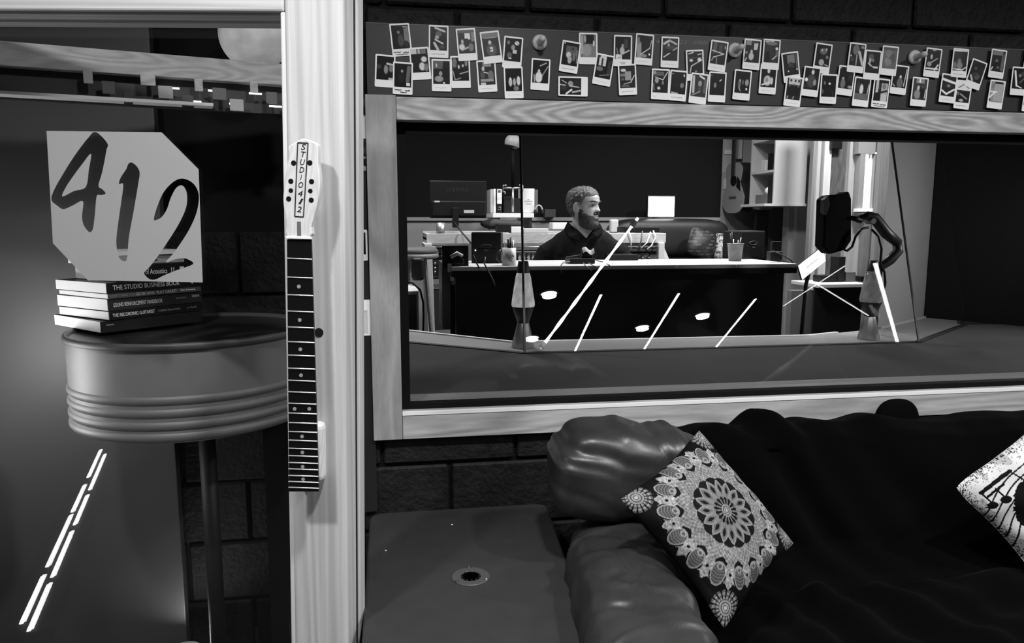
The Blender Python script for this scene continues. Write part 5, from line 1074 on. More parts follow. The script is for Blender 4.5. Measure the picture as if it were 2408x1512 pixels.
for pts in (((1478, 540), (1484, 560), (1484, 590)), ((1511, 543), (1508, 566), (1500, 588)), ((1530, 545), (1522, 570), (1508, 584)), ((1536, 542), (1542, 556), (1532, 578), (1522, 586))):
    sub('lead', MB().tube([yp(x_, y_, YC - .02) for x_, y_ in pts], .005, 6), 'paper' if pts[0][0] != 1511 else 'lead_grey', o, smooth=True)
# ================================================================ binders on a white wall shelf
YS = 5.95
sh = thing_at('binder_shelf', 1208, 511, YS, 'white shelf board carrying ring binders on the dark back wall', 'shelf')
sub('board', fbox(1159, 501, 1256, 512, YS - .15, .43), 'white', sh, bevel=.004)
for x in (1170, 1245): sub('bracket', fbox(x, 510, x + 6, 540, YS + .05, .62), 'steel_dark', sh)
def binder(x0, y0, x1, y1, m, lb, extra=None):
    o = thing_at('ring_binder', (x0 + x1) / 2, y1, YS, lb, 'binder', 'binders on the white shelf')
    sub('spine', fbox(x0, y0, x1, y1, YS, .22), m, o, bevel=.003)
    for (a0, b0, a1, b1, mm_) in extra or []: sub('spine_label', fbox(a0, b0, a1, b1, YS - .003, .003), mm_, o)
    return o
binder(1153, 445, 1160, 500.5, 'grey_light', 'narrow grey binder at the outer end of the white shelf')
binder(1160.5, 444, 1166, 500.5, 'white', 'thin white binder between the grey and black ones')
bo_ = binder(1168, 443, 1181, 500.5, 'cab_dark', 'black lever arch binder with a tall white spine label', [(1169, 445, 1180, 479, 'paper')])
sub('spine_label', fbox(1171, 447, 1177.5, 453, YS - .005, .003), 'panel_grey', bo_)
q_ = yp(1174.5, 490, YS - .002); sub('finger_ring', MB().lathe([(.010, 0), (.013, .002), (.013, .004), (.010, .004)], q_, 20, M=Matrix.Rotation(PI / 2, 4, 'X'), cap=False), 'chrome', bo_, smooth=True)
binder(1184, 462, 1204, 500.5, 'cab_dark', 'low black binder beside the bracket post')
binder(1206, 466, 1224, 500.5, 'cab_dark', 'second low black binder nearer the white one')
binder(1229, 443, 1257, 500.5, 'white', 'broad white binder with faint print on its spine', [(1234, 472, 1252, 474, 'grey_light'), (1237, 478, 1250, 480, 'grey_light'), (1241, 468, 1245, 470, 'grey_light')])
binder(1257.5, 446, 1265, 500.5, 'grey_mid', 'slim grey binder past the broad white one')
# ---- bracket stand with dome lamp
o = thing_at('dome_lamp', 1206, 500, YS - .12, 'white dome lamp on a dark post with a metal bracket above the binders', 'lamp')
q_ = yp(1206, 335, YS - .12); r_d = 19 / 1740 * 5.9
sub('dome', MB().lathe([(r_d * math.cos(a), r_d * math.sin(a)) for a in np.linspace(-.5, PI / 2 - .01, 14)], q_, 28, cap=False, M=Matrix.Rotation(.25, 4, 'Y')), mat('dome_white', .30, .5), o, smooth=True)
sub('lamp_head', MB().ball(q_ - Vector((-.01, .02, .02)), .035, 16, 10), 'panel_grey', o, smooth=True)
sub('post', MB().tube([q_ - Vector((0, 0, .03)), yp(1206, 440, YS - .12)], .016, 10), mat('post_dark', .003, .7, spec=.1), o, smooth=True)
sub('stem', MB().tube([yp(1206, 442, YS - .12), yp(1206, 499, YS - .12)], .009, 8), 'steel', o, smooth=True)
for sgn in (-1, 1):
    sub('bracket', MB().tube([yp(1206 + sgn * 14, 435, YS - .12), yp(1206 + sgn * 23, 436, YS - .12), yp(1206 + sgn * 23, 450, YS - .12), yp(1206 + sgn * 18, 452, YS - .12), yp(1206 + sgn * 18, 456, YS - .12)], .006, 6), 'chrome', o, smooth=True)
sub('crossbar', MB().tube([yp(1186, 442, YS - .12), yp(1226, 442, YS - .12)], .009, 8), 'steel', o, smooth=True)
o = thing_at('headphones', 1267, 505, YS, 'pair of headphones with a pale band beside the slim grey binder', 'headphones')
c_ = yp(1267, 496, YS); sub('band', MB().tube([c_ + Vector((.03 * math.cos(a), 0, .045 * math.sin(a))) for a in np.linspace(0, PI, 10)], .007, 8), 'grey_light', o, smooth=True)
for sg_ in (-1, 1): sub('ear_cup', MB().ball(c_ + Vector((.03 * sg_, 0, -.015)), (.014, .022, .028), 12, 8), 'plastic_black', o, smooth=True)
tag(fbox(1281, 492, 1307, 511, YF - .10, .08).build('small_box', mat('box_grey', .035, .6), bevel=.004), 'small dark grey box on the ledge before the acoustic panel', 'box')
# ================================================================ far couch with pillows, light panel
YK = 6.3
kc = thing_at('far_couch', 1590, 600, YK, 'dark leather couch against the back wall of the control room', 'couch')
a, b_ = yp(1440, 516, YK), yp(1715, 600, YK)
sub('back', puff(((a.x + b_.x) / 2, YK + .12, (a.z + b_.z) / 2), ((b_.x - a.x) / 2, .16, (a.z - b_.z) / 2 + .01), (.35, .5), 0, nu=60, nv=30), mat('far_leather', .012, .5, var=.3, scale=5), kc, smooth=True)
sub('seat', MB().box((a.x, YK - .42, ZFF + .12), (b_.x, YK + .1, b_.z - .02)), 'far_leather', kc, bevel=.05, seg=3)
def softsq(px, py, Y, w_, h_, tilt, m, name, lb):
    c_ = yp(px, py, Y); mb = MB(); M = Matrix.Translation(c_) @ Matrix.Rotation(tilt, 4, 'Y') @ Matrix.Rotation(-.25, 4, 'X')
    f = lambda t, e: math.copysign(abs(t) ** e, t)
    def fn(u, v):
        t, q = 2 * PI * u, PI * (v - .5)
        return M @ Vector((w_ * f(math.cos(q), .9) * f(math.cos(t), .45), .07 * math.copysign(abs(math.sin(q)), math.sin(q)), h_ * f(math.cos(q), .9) * f(math.sin(t), .45)))
    return tag(mb.grid(fn, 40, 16, True).build(name, m, smooth=True), lb, 'pillow')
m2, nt, b2 = _mat('far_pillow_print'); N, L = nt.nodes, nt.links
tc = N.new('ShaderNodeTexCoord'); bk_ = N.new('ShaderNodeTexBrick'); bk_.inputs['Scale'].default_value = 9; bk_.inputs['Color1'].default_value = g3(.012); bk_.inputs['Color2'].default_value = g3(.10); bk_.inputs['Mortar'].default_value = g3(.014)
bk_.inputs['Mortar Size'].default_value = .05; bk_.inputs['Bias'].default_value = -.2
mp6 = N.new('ShaderNodeMapping'); mp6.inputs['Rotation'].default_value = (PI / 2, .4, 0); L.new(tc.outputs['Object'], mp6.inputs['Vector']); L.new(mp6.outputs[0], bk_.inputs['Vector'])
L.new(bk_.outputs[0], b2.inputs['Base Color']); MATS['far_pillow_print'] = m2
softsq(1650, 572, YK - .2, .125, .13, .35, 'far_pillow_print', 'retro_pillow', 'dark pillow with pale blocky prints on the far couch')
m3, nt, b3 = _mat('far_pillow_squiggle'); N, L = nt.nodes, nt.links
tc = N.new('ShaderNodeTexCoord'); vo = N.new('ShaderNodeTexNoise'); vo.inputs['Scale'].default_value = 26; vo.inputs['Distortion'].default_value = 2; L.new(tc.outputs['Object'], vo.inputs['Vector'])
cr = N.new('ShaderNodeValToRGB'); cr.color_ramp.elements[0].position = .46; cr.color_ramp.elements[0].color = g3(.04); cr.color_ramp.elements[1].position = .52; cr.color_ramp.elements[1].color = g3(.4)
L.new(vo.outputs[0], cr.inputs[0]); L.new(cr.outputs[0], b3.inputs['Base Color']); MATS['far_pillow_squiggle'] = m3
softsq(1698, 582, YK - .12, .085, .125, .12, 'far_pillow_squiggle', 'squiggle_pillow', 'pale pillow with squiggle print half hidden by the pen bucket')
lp = thing_at('light_panel', 1556, 510, YF - .25, 'bright square video light panel before the dark back wall', 'lamp')
sub('housing', fbox(1522, 459, 1589, 511, YF - .25, .03), 'plastic_black', lp, bevel=.006)
sub('diffuser', fbox(1525, 462, 1586, 509, YF - .256, .008), emit('panel_light', 9), lp, bevel=.003)
sub('wall_arm', MB().tube([yp(1556, 486, YF - .23), Vector((X(1556, 486, YF - .24), YF - .02, yp(1556, 486, YF - .23).z))], .014, 8), 'plastic_black', lp)
# ================================================================ guitars hung at the back
def guitar(px, ptop, pbot, Y, outline, depth, facem, sidem, label, rot=0, extras=None, neck=None):
    c_ = yp(px, pbot, Y); H_ = yp(px, ptop, Y).z - c_.z
    M = Matrix.Translation(c_) @ Matrix.Rotation(rot, 4, 'Z') @ WALLM
    o = tag(empty('hanging_guitar', M=M), label, 'guitar')
    P = [(x_ * H_, y_ * H_) for x_, y_ in smoothpoly(outline, 4)]
    MB().prism([(x_, y_, -depth) for x_, y_ in P], (0, 0, depth - .004)).build('body', sidem, o, bevel=.004)
    MB().prism([(x_ * .985, y_ * .985 + .004, -.004) for x_, y_ in P], (0, 0, .004)).build('top', facem, o)
    return o, H_
AC = [(.0, .0), (.22, .02), (.36, .14), (.38, .30), (.30, .48), (.24, .58), (.27, .72), (.29, .86), (.20, .97), (.0, 1.0), (-.20, .97), (-.29, .86), (-.27, .72), (-.24, .58), (-.30, .48), (-.38, .30), (-.36, .14), (-.22, .02)]
o, H_ = guitar(1722, 381, 502, 6.38, AC, .11, mat('spruce', .20, .3), mat('rosewood', .012, .25), 'acoustic guitar with dark sides hanging on the wall', rot=-1.45)
MB().lathe([(.11 * H_, 0), (.11 * H_, .001)], (0, .64 * H_, 0), 28).build('soundhole', 'black', o)
MB().prism([(.10 * H_, .52 * H_, .0005), (.25 * H_, .42 * H_, .0005), (.24 * H_, .62 * H_, .0005), (.13 * H_, .72 * H_, .0005)], (0, 0, .001)).build('pickguard', 'plastic_black', o)
MB().box((-.12 * H_, .30 * H_, 0), (.12 * H_, .335 * H_, .008)).build('bridge', mat('bridge_wood', .05, .4), o)
MB().box((-.055 * H_, .72 * H_, .002), (.055 * H_, 1.75 * H_, .014)).build('neck', mat('neck_dark', .02, .4), o)
MB().box((-.08 * H_, 1.75 * H_, -.004), (.08 * H_, 2.1 * H_, .01)).build('headstock', 'neck_dark', o)
EL = [(.0, .0), (.24, .03), (.36, .18), (.36, .36), (.28, .52), (.27, .64), (.36, .80), (.30, .98), (.20, .96), (.14, .78), (-.12, .74), (-.20, .86), (-.36, .98), (-.40, .80), (-.30, .62), (-.30, .50), (-.36, .36), (-.36, .18), (-.24, .03)]
o, H_ = guitar(1788, 384, 494, 6.42, EL, .045, mat('cream_body', .42, .3), 'cream_body', 'cream electric guitar hanging behind the shelf unit', rot=-1.2)
MB().prism([(-.1 * H_, .2 * H_, 0), (.2 * H_, .25 * H_, 0), (.2 * H_, .6 * H_, 0), (-.14 * H_, .68 * H_, 0)], (0, 0, .003)).build('pickguard', 'grey_light', o)
MB().box((-.06 * H_, .7 * H_, .002), (.06 * H_, 1.9 * H_, .02)).build('neck', mat('maple_neck', .3, .4), o)
for q_ in ((-.05, .22), (.16, .16)): MB().lathe([(.03 * H_, 0), (.03 * H_, .02)], (q_[0] * H_, q_[1] * H_, .002), 14).build('knob', 'plastic_black', o)
for x0, y0, x1, y1, lb in ((1704, 352, 1727, 363, 'pale card fixed on the wall above the acoustic guitar'), (1702, 420, 1713, 445, 'small pale note behind the acoustic guitar')):
    tag(fbox(x0, y0, x1, y1, YF - .01, .008).build('wall_card', 'grey_light'), lb, 'card')
tag(fbox(1733, 322, 1746, 374, YF - .05, .04).build('wall_hanger', 'grey_light', bevel=.004), 'pale upright hanger board beside the acoustic guitar neck', 'hanger')
o = thing_at('instrument_stand', 1793, 545, 6.3, 'dark tapered stand below the cream electric guitar', 'stand')
a = yp(1781, 494, 6.3); b_ = yp(1805, 600, 6.3)
sub('panel', MB().prism([(a.x, 6.3, a.z), (b_.x - .01, 6.3, a.z), (b_.x, 6.3, b_.z), (a.x - .01, 6.3, b_.z)], (0, .05, 0)), mat('stand_dark', .02, .5, var=.5, scale=9), o)
# ================================================================ white shelf unit on the right wall
YU = 5.75
un = thing_at('shelf_unit', 1858, 478, YU, 'white wall shelf unit with open compartments holding boxes', 'shelf unit')
ua, ub = yp(1822, 324, YU), yp(1893, 479, YU); ux0 = ua.x; ux1 = ub.x; uz0 = ub.z; uz1 = 2.5; ud = .42
mat('unit_white', .38, .5)
sub('side_panel', MB().box((ux0 + .012, YU, uz0), (ux1, YU + .02, uz1)), 'unit_white', un, bevel=.002)
sub('side_panel', MB().box((ux0 + .012, YU + ud - .02, uz0), (ux1, YU + ud, uz1)), 'unit_white', un)
sub('back_panel', MB().box((ux1 - .012, YU + .02, uz0), (ux1, YU + ud - .02, uz1)), 'unit_white', un)
sub('bottom_board', MB().box((ux0 - .07, YU - .012, uz0 - .022), (ux1 + .005, YU + ud, uz0)), 'unit_white', un, bevel=.002)
for py in (404, 330): zz = Zp(1800, py, YU + .3); sub('shelf', MB().box((ux0 + .012, YU + .02, zz - .02), (ux1 - .012, YU + ud - .02, zz)), 'unit_white', un)
zz = Zp(1800, 404, YU + .3)
def inbox(nm, dy0, dy1, dx, z0, h, m, lb, ct='box'): tag(MB().box((ux0 + .02, YU + dy0 * .68, z0 + .001), (ux0 + .02 + dx, YU + dy1 * .68, z0 + h)).build(nm, m, bevel=.004), lb, ct, 'things in the shelf unit')
inbox('card_box', .25, .38, .14, zz, .09, 'grey_light', 'small pale card box in the middle compartment of the shelf unit')
inbox('camera', .08, .20, .10, zz, .14, 'plastic_black', 'dark camera shaped object in the middle compartment')
inbox('metal_tin', .18, .48, .16, uz0, .08, mat('tin', .2, .35, metal=.5), 'flat metal tin in the lowest compartment of the shelf unit')
inbox('dark_bag', .06, .17, .16, uz0, .20, 'cab_dark', 'black bag in the lowest compartment of the shelf unit')
tag(MB().ball((ux0 + .09, YU + .23, uz0 + .113), .032, 16, 10).build('white_ball', 'white', smooth=True), 'small white ball on the metal tin', 'ball')
inbox('top_box', .2, .5, .15, Zp(1800, 330, YU + .3), .07, 'rack_white', 'white box in the highest compartment of the shelf unit')
# right wall return beside the shelf unit
YW = 5.3
def wstrip(nm, px0, px1, pt, pb, Y, d, m, **kw): return struct(nm, fbox(px0, pt, px1, pb, Y, d), m, **kw)
struct('wall_control_right', MB().box((ux1 + .004, YU + .25, ZFF), (XFR, YU + .35, 2.95)), 'grey_wall')
wood('jamb_wood', .16, 2, .15, along=.3); wood('jamb_pale', .34, 2, .1, offset=3, along=.3); wood('jamb_mid', .09, 2, .3, offset=6)
dr_ = tag(empty('door_2', yp(1960, 760, YW)), kind='structure')
sub('jamb', fbox(1902, 240, 1926, 900, YW, .05), 'jamb_wood', dr_, bevel=.003)
sub('jamb', fbox(1912, 240, 1920, 900, YW - .02, .03), 'jamb_pale', dr_, bevel=.003)
sub('edge_board', fbox(1928, 240, 1944, 900, YW + .1, .05), 'rack_white', dr_)
sub('door_leaf', fbox(1944, 240, 1988, 900, YW + .12, .05), 'jamb_mid', dr_)
sub('closer_box', fbox(1960, 240, 1984, 350, YW + .06, .06), 'plastic_black', dr_, bevel=.004)
sub('stile', fbox(1986, 240, 2022, 900, YW + .08, .06), 'jamb_pale', dr_, bevel=.003)
wd_ = tag(empty('window_3', yp(2040, 495, YW)), kind='structure')
sub('frame', fbox(2022, 240, 2062, 362, YW, .06).box((X(2022, 400, YW), YW, Zp(2022, 500, YW)), (X(2034, 400, YW), YW + .06, Zp(2022, 361, YW))).box((X(2056, 400, YW), YW, Zp(2022, 500, YW)), (X(2062, 400, YW), YW + .06, Zp(2022, 361, YW))), mat('frame_grey', .22, .5), wd_)
sub('sill', fbox(2018, 490, 2062, 498, YW - .03, .06), 'white', wd_)
sub('pane', fbox(2030, 358, 2058, 494, YW + .05, .01), emit('daylight_pane', 3.2), wd_)
for x in (2041, 2047): sub('mullion', fbox(x, 360, x + 2, 492, YW + .03, .02), 'white', wd_)
sub('wall_below', fbox(2022, 498, 2062, 900, YW + .02, .05), mat('below_grey', .14, .5, var=.25, scale=5), wd_)
struct('trim_6', fbox(2058, 240, 2092, 900, YW - .1, .05), 'jamb_wood')
# ================================================================ side desk, screen on an arm, tablet
YT = 4.55
sd = thing_at('side_desk', 1975, 665, YT, 'small white topped side desk near the control room door', 'desk')
za = Zp(1975, 668, YT)
sub('desk_top', MB().box((X(1925, 668, YT), YT, za - .025), (X(2046, 668, YT), YT + .35, za)), 'desk_white', sd, bevel=.003)
sub('front_panel', MB().box((X(1927, 668, YT), YT + .05, ZFF), (X(2040, 668, YT), YT + .07, za - .025)), 'cab_dark', sd)
sub('post', MB().box((X(1880, 700, YT), YT + .1, ZFF), (X(1935, 700, YT), YT + .16, za - .05)), mat('post_grey', .10, .6), sd)
for x0, y0, x1, y1, nm, m, lb in ((1930, 648, 1968, 662, 'black_keyboard', 'plastic_black', 'flat black device on the side desk'), (1972, 604, 1988, 624, 'dark_cup', 'cab_dark', 'dark square cup above the side desk'), (1990, 640, 2012, 656, 'dark_box', 'panel_grey', 'small dark grey box on the side desk'), (2024, 650, 2042, 658, 'phone', 'plastic_black', 'black phone at the edge of the side desk')):
    zt = Zp(x0, y0, YT + .15); p0 = X(x0, y1, YT + .15); p1 = X(x1, y1, YT + .15)
    tag(MB().box((p0, YT + .15, za + .001), (p1, YT + .25, max(zt, za + .012))).build(nm, m, bevel=.003), lb, 'device' if 'cup' not in nm else 'cup')
# black screen hood on an articulated arm clamped to the bay's sill
YA = 3.34
arm = tag(empty('boom_arm_screen', yp(2065, 700, YA)), 'large black pop screen box on a jointed boom arm with cables', 'microphone screen')
hp = [(1940, 468), (1952, 459), (1985, 456), (1997, 449), (2003, 468), (2003, 566), (1988, 588), (1952, 598), (1936, 580)]
sub('box', MB().prism([yp(x_, y_, YA) for x_, y_ in hp], (0, .08, 0)), mat('screen_black', .002, .8, spec=.1), arm, bevel=.008)
sub('hood_flap', MB().prism([yp(x_, y_, YA - .03) for x_, y_ in ((1938, 470), (1948, 461), (1952, 480), (1944, 505), (1937, 500))], (0, .03, 0)), mat('flap', .02, .5), arm)
sub('hinge', MB().tube([yp(2001, 512, YA), yp(2024, 518, YA)], [.011, .016], 12), 'plastic_black', arm, smooth=True)
sub('upper_arm', MB().tube([yp(2022, 512, YA), yp(2040, 507, YA), yp(2056, 512, YA), yp(2084, 548, YA), yp(2112, 572, YA)], [.014, .021, .027, .028, .024], 12), mat('arm_grey', .012, .45), arm, smooth=True)
sub('lower_arm', MB().tube([yp(2108, 566, YA), yp(2112, 590, YA), yp(2092, 612, YA), yp(2066, 630, YA), yp(2064, 650, YA)], [.021, .025, .025, .023, .018], 12), 'arm_grey', arm, smooth=True)
sub('pivot', MB().lathe([(.014, -.026), (.014, .026)], yp(2047, 520, YA), 16, M=Matrix.Rotation(PI / 2, 4, 'X')), 'grey_mid', arm)
sub('cable', MB().tube([yp(x_, y_, YA - .02) for x_, y_ in ((2042, 535), (2026, 538), (2012, 556), (2004, 580), (1992, 590), (1986, 588))], .006, 8), 'plastic_black', arm, smooth=True)
sub('cable', MB().tube([yp(x_, y_, YA - .02) for x_, y_ in ((2050, 540), (2066, 556), (2073, 585), (2070, 620), (2080, 640), (2082, 665), (2076, 690))], .006, 8), 'plastic_black', arm, smooth=True)
sub('pole', MB().tube([yp(2064, 648, YA), Vector((X(2064, 648, YA), YA, ZS))], .015, 10), 'plastic_black', arm, smooth=True)
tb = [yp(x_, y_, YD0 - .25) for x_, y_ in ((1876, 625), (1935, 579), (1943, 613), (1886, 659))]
tab = tag(empty('slab', tb[3]), 'glowing white tablet propped aslant on a stand past the desk end', 'slab')  # emissive slab standing in for a bright white patch
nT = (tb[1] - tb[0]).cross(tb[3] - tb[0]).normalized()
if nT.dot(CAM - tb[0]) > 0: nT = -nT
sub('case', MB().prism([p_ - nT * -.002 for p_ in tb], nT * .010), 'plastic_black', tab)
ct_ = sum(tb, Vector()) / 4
sub('screen', MB().prism([ct_ + (p_ - ct_) * .97 for p_ in tb], nT * .001), emit('slab_glow', 1.6), tab)
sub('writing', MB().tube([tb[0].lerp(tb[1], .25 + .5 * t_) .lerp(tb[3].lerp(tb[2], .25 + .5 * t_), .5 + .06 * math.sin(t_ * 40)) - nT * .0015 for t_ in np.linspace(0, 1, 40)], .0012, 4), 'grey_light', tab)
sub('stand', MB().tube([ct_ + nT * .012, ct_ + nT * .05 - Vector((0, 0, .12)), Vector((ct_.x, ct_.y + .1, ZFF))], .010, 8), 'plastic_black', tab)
# ================================================================ things at the left end of the control room
st_ = thing_at('stool', 980, 620, 4.88, 'round padded stool with a wooden rim by the console leg', 'stool')
c_ = yp(966, 592, 4.96)
sub('cushion', MB().lathe([(.001, .03), (.16, .03), (.18, .012), (.18, -.01)], c_, 32), mat('stool_pad', .06, .7), st_, smooth=True)
sub('rim', MB().lathe([(.18, -.01), (.185, -.03), (.17, -.045), (.001, -.045)], c_, 32), wood('stool_wood', .2, 0), st_, smooth=True)
for k in range(3): a0 = k * 2.1 + .4; sub('leg', MB().tube([c_ + Vector((.1 * math.cos(a0), .1 * math.sin(a0), -.04)), Vector((c_.x + .17 * math.cos(a0), c_.y + .17 * math.sin(a0), ZFF))], .014, 8), 'stool_wood', st_)
cb = thing_at('white_cabinet', 985, 700, 4.25, 'low white cabinet with a dark recessed front beside the console', 'cabinet')
a = yp(1001, 660, 4.3); b_ = yp(950, 690, 4.25)
zt = Zp(985, 684, 4.25)
sub('body', MB().box((b_.x - .25, 4.25, ZFF), (X(984, 684, 4.25), 4.7, zt)), mat('cab_white', .48, .45), cb, bevel=.004)
sub('front_recess', MB().box((b_.x - .23, 4.245, ZFF + .03), (X(979, 684, 4.25), 4.25, zt - .02)), mat('recess', .02, .4), cb)
tag(fbox(968, 606, 998, 660, 4.6, .1).build('black_canister', 'cab_dark', bevel=.02, seg=3), 'black canister standing on the low white cabinet', 'canister')
tag(MB().tube([yp(x_, y_, 4.2) for x_, y_ in ((958, 662), (972, 666), (988, 682), (995, 710), (996, 745), (995, 790))], .006, 8).build('cable', 'rubber', smooth=True), 'black cable curving down over the low white cabinet', 'cable')
bx = thing_at('magazine_box', 1062, 640, YD0 + .02, 'black end frame of the desk stuffed with papers', 'magazine rack')
sub('frame', fbox(1040, 618, 1060, 775, YD0 + .1, .3), mat('frame_dark', .03, .5), bx, bevel=.003)
for k in range(4): sub('paper', fbox(1053 + k * 3, 620 + k * 12, 1062 + k * 3, 640 + k * 10, YD0 + .02 + .01 * k, .01), ('grey_light', 'panel_grey')[k % 2], bx)
# ================================================================ ceiling: LED strips and downlight trims (mirrored in the tilted bay glass)
def led_strip(a, b_, lb, es=14, wdt=.02, broken=None):
    o = tag(empty('led_strip_light', ((a[0] + b_[0]) / 2, (a[1] + b_[1]) / 2, CEIL)), lb, 'light strip', 'LED strips under the ceiling')
    A_, B_ = Vector((a[0], a[1], CEIL - .024)), Vector((b_[0], b_[1], CEIL - .024)); d = (B_ - A_).normalized(); n_ = Vector((-d.y, d.x, 0)) * wdt / 2
    sub('channel', MB().prism([A_ - n_ * 1.4, B_ - n_ * 1.4, B_ + n_ * 1.4, A_ + n_ * 1.4], (0, 0, .022)), 'steel', o)
    segs = broken or [(0, 1)]
    for s0, s1_ in segs: sub('diode_strip', MB().prism([A_.lerp(B_, s0) - n_, A_.lerp(B_, s1_) - n_, A_.lerp(B_, s1_) + n_, A_.lerp(B_, s0) + n_], (0, 0, -.002)), emit('led_%g' % es, es), o)
led_strip((2.25, -3.2), (2.053, -.664), 'ceiling LED strip nearest the glazed door', 22, .026)
led_strip((3.17, -3.2), (2.876, -.662), 'ceiling LED strip over the middle of the room', 18, .026)
led_strip((4.15, -3.2), (3.804, -.851), 'ceiling LED strip towards the right wall', 18, .026)
led_strip((7.07, -3.1), (4.62, .04), 'broad ceiling LED strip running aslant to the right hand corner', 10, .04)
led_strip((4.239, -1.08), (4.34, -.02), 'short ceiling LED strip crossing the slanting one', 8, .016)
led_strip((4.18, -.376), (5.509, -1.451), 'thin slanting ceiling LED strip', 8, .016)
for (x, y, p_), lb in zip(DOWNLIGHTS, ('over the couch', 'over the right of the room', 'over the middle of the room', 'over the rear of the room', 'by the glazed door', 'before the door end of the photo board', 'before the middle of the photo board', 'before the far end of the photo board')):
    o = tag(empty('ceiling_downlight', (x, y, CEIL)), 'round recessed ceiling downlight ' + lb, 'ceiling light', 'recessed downlights')
    MB().lathe([(.10, 0), (.10, -.012), (.085, -.014), (.08, -.004), (.08, 0)], (0, 0, 0), 32, cap=False).build('trim_ring', 'white', o, smooth=True)
    MB().lathe([(.001, -.006), (.08, -.006)], (0, 0, 0), 32, cap=False).build('lens', emit('downlight_lens', 14), o)
for k, (x, y, p_) in enumerate(FARLIGHTS):
    o = tag(empty('pendant_panel', (x, y, 2.95)), 'round flat ceiling lamp in the control room ' + ('above the desk end', 'above the desk middle', 'by the shelf unit', 'over the far couch')[k], 'ceiling light', 'control room ceiling lamps')
    MB().lathe([(.001, 0), (.17, 0), (.17, -.07), (.16, -.08)], (0, 0, 0), 32, cap=False).build('housing', 'white', o, smooth=True)
# emissive rod added for the long bright streak on the bay glass
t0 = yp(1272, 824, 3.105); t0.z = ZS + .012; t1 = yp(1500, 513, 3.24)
tube = tag(empty('led_tube', t0), 'long glowing white rod standing in for a bright streak on the bay glass', 'light streak')
sub('tube', MB().tube([t0.lerp(t1, k / 24) for k in range(25)], [.0065 + .0018 * math.sin(k * 1.7) for k in range(25)], 10), emit('streak_glow', 1.5), tube, smooth=True)
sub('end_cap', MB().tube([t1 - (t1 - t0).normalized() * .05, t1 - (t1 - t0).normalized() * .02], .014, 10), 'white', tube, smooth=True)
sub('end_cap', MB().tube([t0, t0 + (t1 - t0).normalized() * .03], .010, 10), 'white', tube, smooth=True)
# shade of the added fill lamp, out of view on the bay cheek
o = tag(empty('bay_fill_fixture', (3.42, 2.85, 1.5)), 'small round fill lamp added out of view on the cheek of the window bay', 'lamp')
MB().lathe([(.03, 0), (.08, .03), (.085, .07), (.075, .075)], (0, 0, 0), 24, M=Matrix.Rotation(-PI / 2, 4, 'Y'), cap=False).build('shade', 'white', o, smooth=True)
# LED strips along a low riser on the left, mirrored in the door glass
rs = tag(empty('stage_riser', (-1.95, .5, 0)), 'low dark stage riser edged with LED strips along the left of the room', 'riser')
rA, rB = Vector((-1.29, 1.39, 0)), Vector((-2.5, -.08, 0)); rd = (rB - rA).normalized(); rn = Vector((-rd.y, rd.x, 0))
if rn.x > 0: rn = -rn
sub('platform', MB().prism([rA + rn * .05, rB + rn * .05, rB + rn * .09, rA + rn * .09], (0, 0, .12)), 'black', rs)
for off, segs in ((0, ((.0, .16), (.19, .40), (.44, .62), (.66, .95))), (-.03, ((.03, .2), (.24, .5), (.52, .7), (.76, 1.0)))):
    for s0, s1_ in segs:
        a, b_ = rA.lerp(rB, s0) - rn * off + Vector((0, 0, .15)), rA.lerp(rB, s1_) - rn * off + Vector((0, 0, .15))
        sub('led_strip', MB().prism([a - rn * .0055, b_ - rn * .0055, b_ + rn * .0055, a + rn * .0055], (0, 0, -.004)), emit('riser_led', 18), rs)
sub('led_ledge', MB().prism([rA - rn * .06 , rB - rn * .06, rB + rn * .09, rA + rn * .09], (0, 0, .02)).add([], []), 'black', rs).location.z += .12
# ================================================================ seated person
HC = dp(1373, 488, 4.62); SCL = 1.04
man = tag(empty('person', (HC.x, HC.y + .05, ZFF)), 'bearded person in a dark polo shirt seated behind the desk, looking aside', 'person')
ca = Vector((-HC.x, -HC.y, 0)).normalized(); cr_ = Vector((-ca.y, ca.x, 0))
if cr_.dot(RT) < 0: cr_ = -cr_
fa = math.radians(62); fdir = ca * math.cos(fa) + cr_ * math.sin(fa); ldir = Vector((-fdir.y, fdir.x, 0))   # face direction, its left
HM = Matrix(((ldir.x * -1, fdir.x, 0, HC.x), (ldir.y * -1, fdir.y, 0, HC.y), (0, 0, 1, HC.z), (0, 0, 0, 1))) @ Matrix.Rotation(math.radians(-3), 4, 'X') @ Matrix.Scale(SCL, 4)
LV = [(-.128, .070, .020, .010), (-.122, .084, .004, .026), (-.110, .092, -.010, .038), (-.092, .094, -.035, .049), (-.070, .089, -.060, .058), (-.048, .091, -.075, .064), (-.025, .089, -.086, .068),
      (.0, .084, -.094, .0705), (.02, .085, -.099, .072), (.04, .092, -.102, .074), (.062, .090, -.101, .0745), (.082, .078, -.092, .069), (.100, .055, -.070, .054), (.112, .025, -.035, .028), (.116, .0, -.01, .005)]
lz = [l[0] for l in LV]
